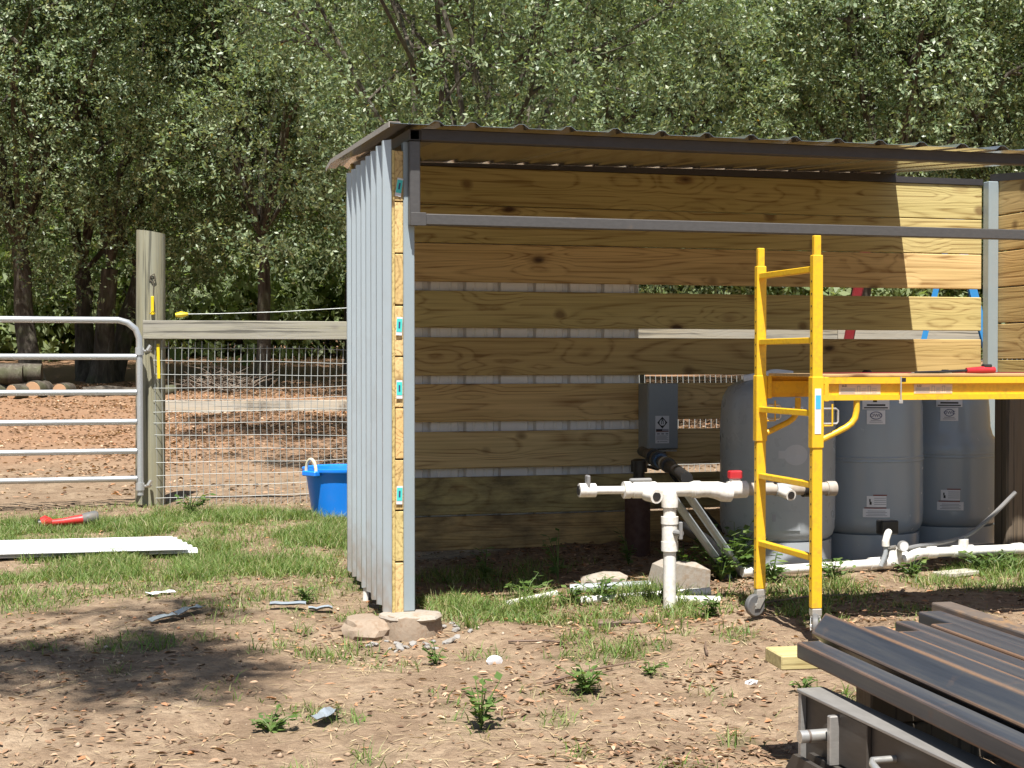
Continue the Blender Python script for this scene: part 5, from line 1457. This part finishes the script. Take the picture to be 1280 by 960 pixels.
MB().tube((FX - .062, 3.71, .157), (FX - .055, 3.71, .157), .0185, n=16).build('rust_ring', M_rusttube, pn)
MB().prism([(3.56, -.10), (3.86, -.10), (3.86, .02), (3.80, .085), (3.60, .085)], 'x', FX - .060, FX - .045).build('link_plate', M_frame, fr)
MB().prism([(3.56, -.10), (3.86, -.10), (3.86, .02), (3.80, .085), (3.60, .085)], 'x', FX - .01, FX + .005).build('link_plate', M_frame, fr)
for k, (y, z, dx) in enumerate(((3.80, -.005, -.115), (3.76, .015, -.085))):
    b = MB().tube((FX + dx - .012, y, z), (FX + dx + .012, y, z), .030, n=18).build('roller', M_frametop, fr)
    MB().tube((FX + dx - .020, y, z), (FX - .03, y, z), .012, n=12).build('bolt', M_rusttube, b)
MB().lathe([(0, -.03), (.026, -.03), (.03, -.01), (.03, .012), (0, .015)], (FX - .062, 3.70, .02), 6, 'x').build('nut', M_frametop, fr)
MB().path([(FX + .020, 3.38, .175), (FX - .045, 3.38, .175), (FX - .055, 3.36, .172), (FX - .058, 3.33, .165), (FX - .06, 3.05, .12), (FX - .055, 3.02, .115), (FX + .02, 3.01, .112)], .0095, 12).build('handle', M_bright, fr)
MB().box(FX + .031, FX + .6, 2.2, 3.86, -.05, -.03, .002).build('floor_plate', M_frame, fr)

fr.location = (fr.location.x + .092, fr.location.y, fr.location.z - .027)

# ================================================================== SCRAPS
def scrap(label, x, y, w, l, rz, m, seed, name='metal_scrap', cat='scrap', lift=.006):
    g_ = random.Random(seed); n = 7; vs = []; z = gz1(x, y)
    for i in range(n):
        f = i / (n - 1) - .5; zz_ = .012 + lift * abs(math.sin(f * 4 + seed)) + g_.uniform(0, .006)
        for s in (-1, 0, 1):
            vs.append((f * l, s * w / 2 + g_.uniform(-.004, .004), zz_ + (.012 * abs(s) if m is M_scrap else g_.uniform(-.006, .008))))
    fs = [(i * 3 + k, i * 3 + 3 + k, i * 3 + 4 + k, i * 3 + 1 + k) for i in range(n - 1) for k in (0, 1)]
    o = len(vs); vs += [(a, b, c - .0015) for a, b, c in vs]; fs += [tuple(o + i for i in f[::-1]) for f in fs[:]]
    mb = MB().add(vs, fs).xf(Matrix.Translation((x, y, z)) @ Matrix.Rotation(rz, 4, 'Z'))
    return tag(mb.build(name, m, fix=False), label, cat)
scrap('white bent metal offcut on the trodden grass', .28, 7.95, .06, .15, .15, M_white, 1)
scrap('long narrow grey metal offcut at the edge of the shade', .27, 7.15, .055, .20, .9, M_scrap, 2, lift=.006)
scrap('second grey metal offcut lapped over the end of the long one', .40, 7.33, .05, .20, .95, M_scrap, 5, lift=.012)
scrap('crumpled grey metal scrap in grass near the siding', .88, 7.42, .07, .18, -.2, M_scrap, 3)
scrap('small grey metal scrap beside the crumpled one near the siding', 1.04, 7.38, .05, .12, -.1, M_scrap, 7)
scrap('pale blue grey metal offcut on bare soil near the yard front', .725, 5.0, .05, .15, .95, M_scrap, 4, lift=.012)
tag(rock((1.54, 5.86, gz1(1.54, 5.86) + .012), (.034, .024, .022), 33, M_paper, 'paper_ball'), 'crumpled white paper ball on the bare soil before the footing', 'litter')
tag(MB().tube((1.315, 7.66, -.10), (1.325, 7.66, .06), .016, n=10).build('pipe_stub', M_pvc), 'short white pipe stub rising below the siding edge', 'pipe')
tag(rock((2.36, 5.15, gz1(2.36, 5.15) + .005), (.028, .018, .012), 35, M_paper, 'paper_scrap', sub=1), 'tiny white scrap among dead leaves near the tubes', 'litter')
gg = random.Random(31)
for k, (x, y, a, L, lab_) in enumerate([(1.72, 6.3, -.6, .35, 'thin dry stick on the soil right of the footing'), (1.0, 6.75, .5, .25, 'short dry stick beside the clay lump'), (2.35, 5.55, 1.2, .22, 'pale splinter of wood on the leaves'), (1.6, 5.35, .45, .5, 'long dark stick pressed in the soil'), (3.05, 6.55, .1, .5, 'bent twig on the soil beside the scaffold wheel')]):
    z = gz1(x, y) + .012; d = Vector((math.cos(a), math.sin(a), .03)) * L
    p = Vector((x, y, z))
    tag(MB().path([p, p + d * .5 + Vector((0, .015, .006)), p + d], [.006, .005, .003], 6).build('stick', M_bark_board), lab_, 'stick')

# ================================================================== WEEDS
def weed(x, y, h, n, seed, label, ls=.045, spread=.6, group=None):
    g_ = np.random.default_rng(seed); rr = random.Random(seed); z = gz1(x, y)
    t = thing('weed', label, 'weed', (x, y, z), group)
    mb = MB(); P = []; D = []; N = []; Ls = []
    for k in range(n):
        a = rr.uniform(0, 6.28); s = rr.uniform(.2, 1) * spread * h; hh = h * rr.uniform(.45, 1)
        p0 = Vector((x, y, z)); p1 = p0 + Vector((math.cos(a) * s * .4, math.sin(a) * s * .4, hh * .6)); p2 = p0 + Vector((math.cos(a) * s, math.sin(a) * s, hh))
        mb.path([p0, p1, p2], [.0035, .0028, .0015], 4, False)
        for j in range(7):
            f = .25 + .75 * j / 6; q = p0.lerp(p1, f * 1.6) if f < .62 else p1.lerp(p2, (f - .62) / .38)
            b = a + rr.uniform(-2, 2); P.append(q); D.append((math.cos(b), math.sin(b), rr.uniform(-.3, .5))); N.append((rr.uniform(-.4, .4), rr.uniform(-.4, .4), 1)); Ls.append(ls * rr.uniform(.6, 1.2))
    V, F = leaf_quads(np.array(P), unit(np.array(D)), unit(np.array(N)), np.array(Ls), np.array(Ls) * .6)
    st = mb.build('stem', M_weed, t, (x, y, z), fix=False)
    l = link('leaves', np_mesh('leaves', V - np.array([x, y, z]), F, M_weed), t, (x, y, z)); kind(l, 'stuff')
W = [(3.36, 7.55, .26, 22, 'dense leafy weed in the gap behind the grey conduits', .07, .9), (3.05, 7.55, .20, 14, 'leafy weed right behind the pale concrete lump', .06, .9), (3.30, 7.42, .30, 18, 'tall leafy weed growing between the riser and the scaffold', .07, .7), (3.18, 7.32, .22, 12, 'leafy weed at the foot of the grey conduits', .06, .7), (3.45, 7.25, .16, 10, 'shaded leafy weed behind the scaffold wheel', .06, .9),
     (2.05, 8.0, .22, 5, 'thin young weed rising in the shade before the back planks', .05, .35), (2.40, 7.75, .34, 6, 'slender weed by the rusty well casing', .06, .3), (2.9, 8.0, .2, 7, 'weed in shade behind the concrete lump', .05, .6),
     (1.72, 5.19, .12, 14, 'low bushy weed on the bare soil in front of the shed', .045, 1.1), (1.21, 4.78, .17, 9, 'forked young weed nearest to the yard front', .045, .7), (.53, 4.95, .07, 10, 'flat weed beside the pale metal offcut', .04, 1.5),
     (2.40, 7.02, .12, 16, 'clover like weed left of the riser foot', .04, 1.2), (2.25, 7.08, .10, 14, 'low green weed above the dark rough plank', .04, 1.3), (2.1, 7.35, .12, 12, 'green weed at the shadow edge of the roof', .045, 1.0),
     (1.33, 6.02, .08, 8, 'small weed just below the concrete chips', .035, 1.1), (.62, 11.35, .18, 16, 'leafy weed at the foot of the tall fence post', .06, .9), (3.75, 7.15, .14, 12, 'weed in the scaffold shadow before the pale tank', .05, 1.0),
     (4.25, 7.2, .12, 12, 'weed growing below the black pressure switch', .05, 1.0), (4.75, 7.25, .13, 16, 'sunlit weed under the long white pipe', .05, 1.2), (4.93, 7.25, .11, 12, 'weed growing by the foot of the old dark post', .05, 1.1),
     (3.28, 4.95, .10, 7, 'lone weed on dry leaves beyond the steel tubes', .04, .8), (2.72, 6.35, .11, 12, 'weed with a red leaf near the scaffold wheel', .04, 1.0), (2.9, 5.4, .07, 7, 'small weed between the scaffold wheel and the lumber', .035, 1.2),
     (2.05, 5.42, .05, 8, 'tiny weed among dead leaves on open soil', .03, 1.5), (2.5, 5.0, .05, 7, 'tiny weed close to the steel tube stack', .03, 1.5), (1.0, 7.6, .1, 10, 'weed in trodden grass beside the siding', .04, 1.2)]
for k, (x, y, h, n, lab_, ls, sp) in enumerate(W): weed(x, y, h, n, 300 + k, lab_, ls, sp)
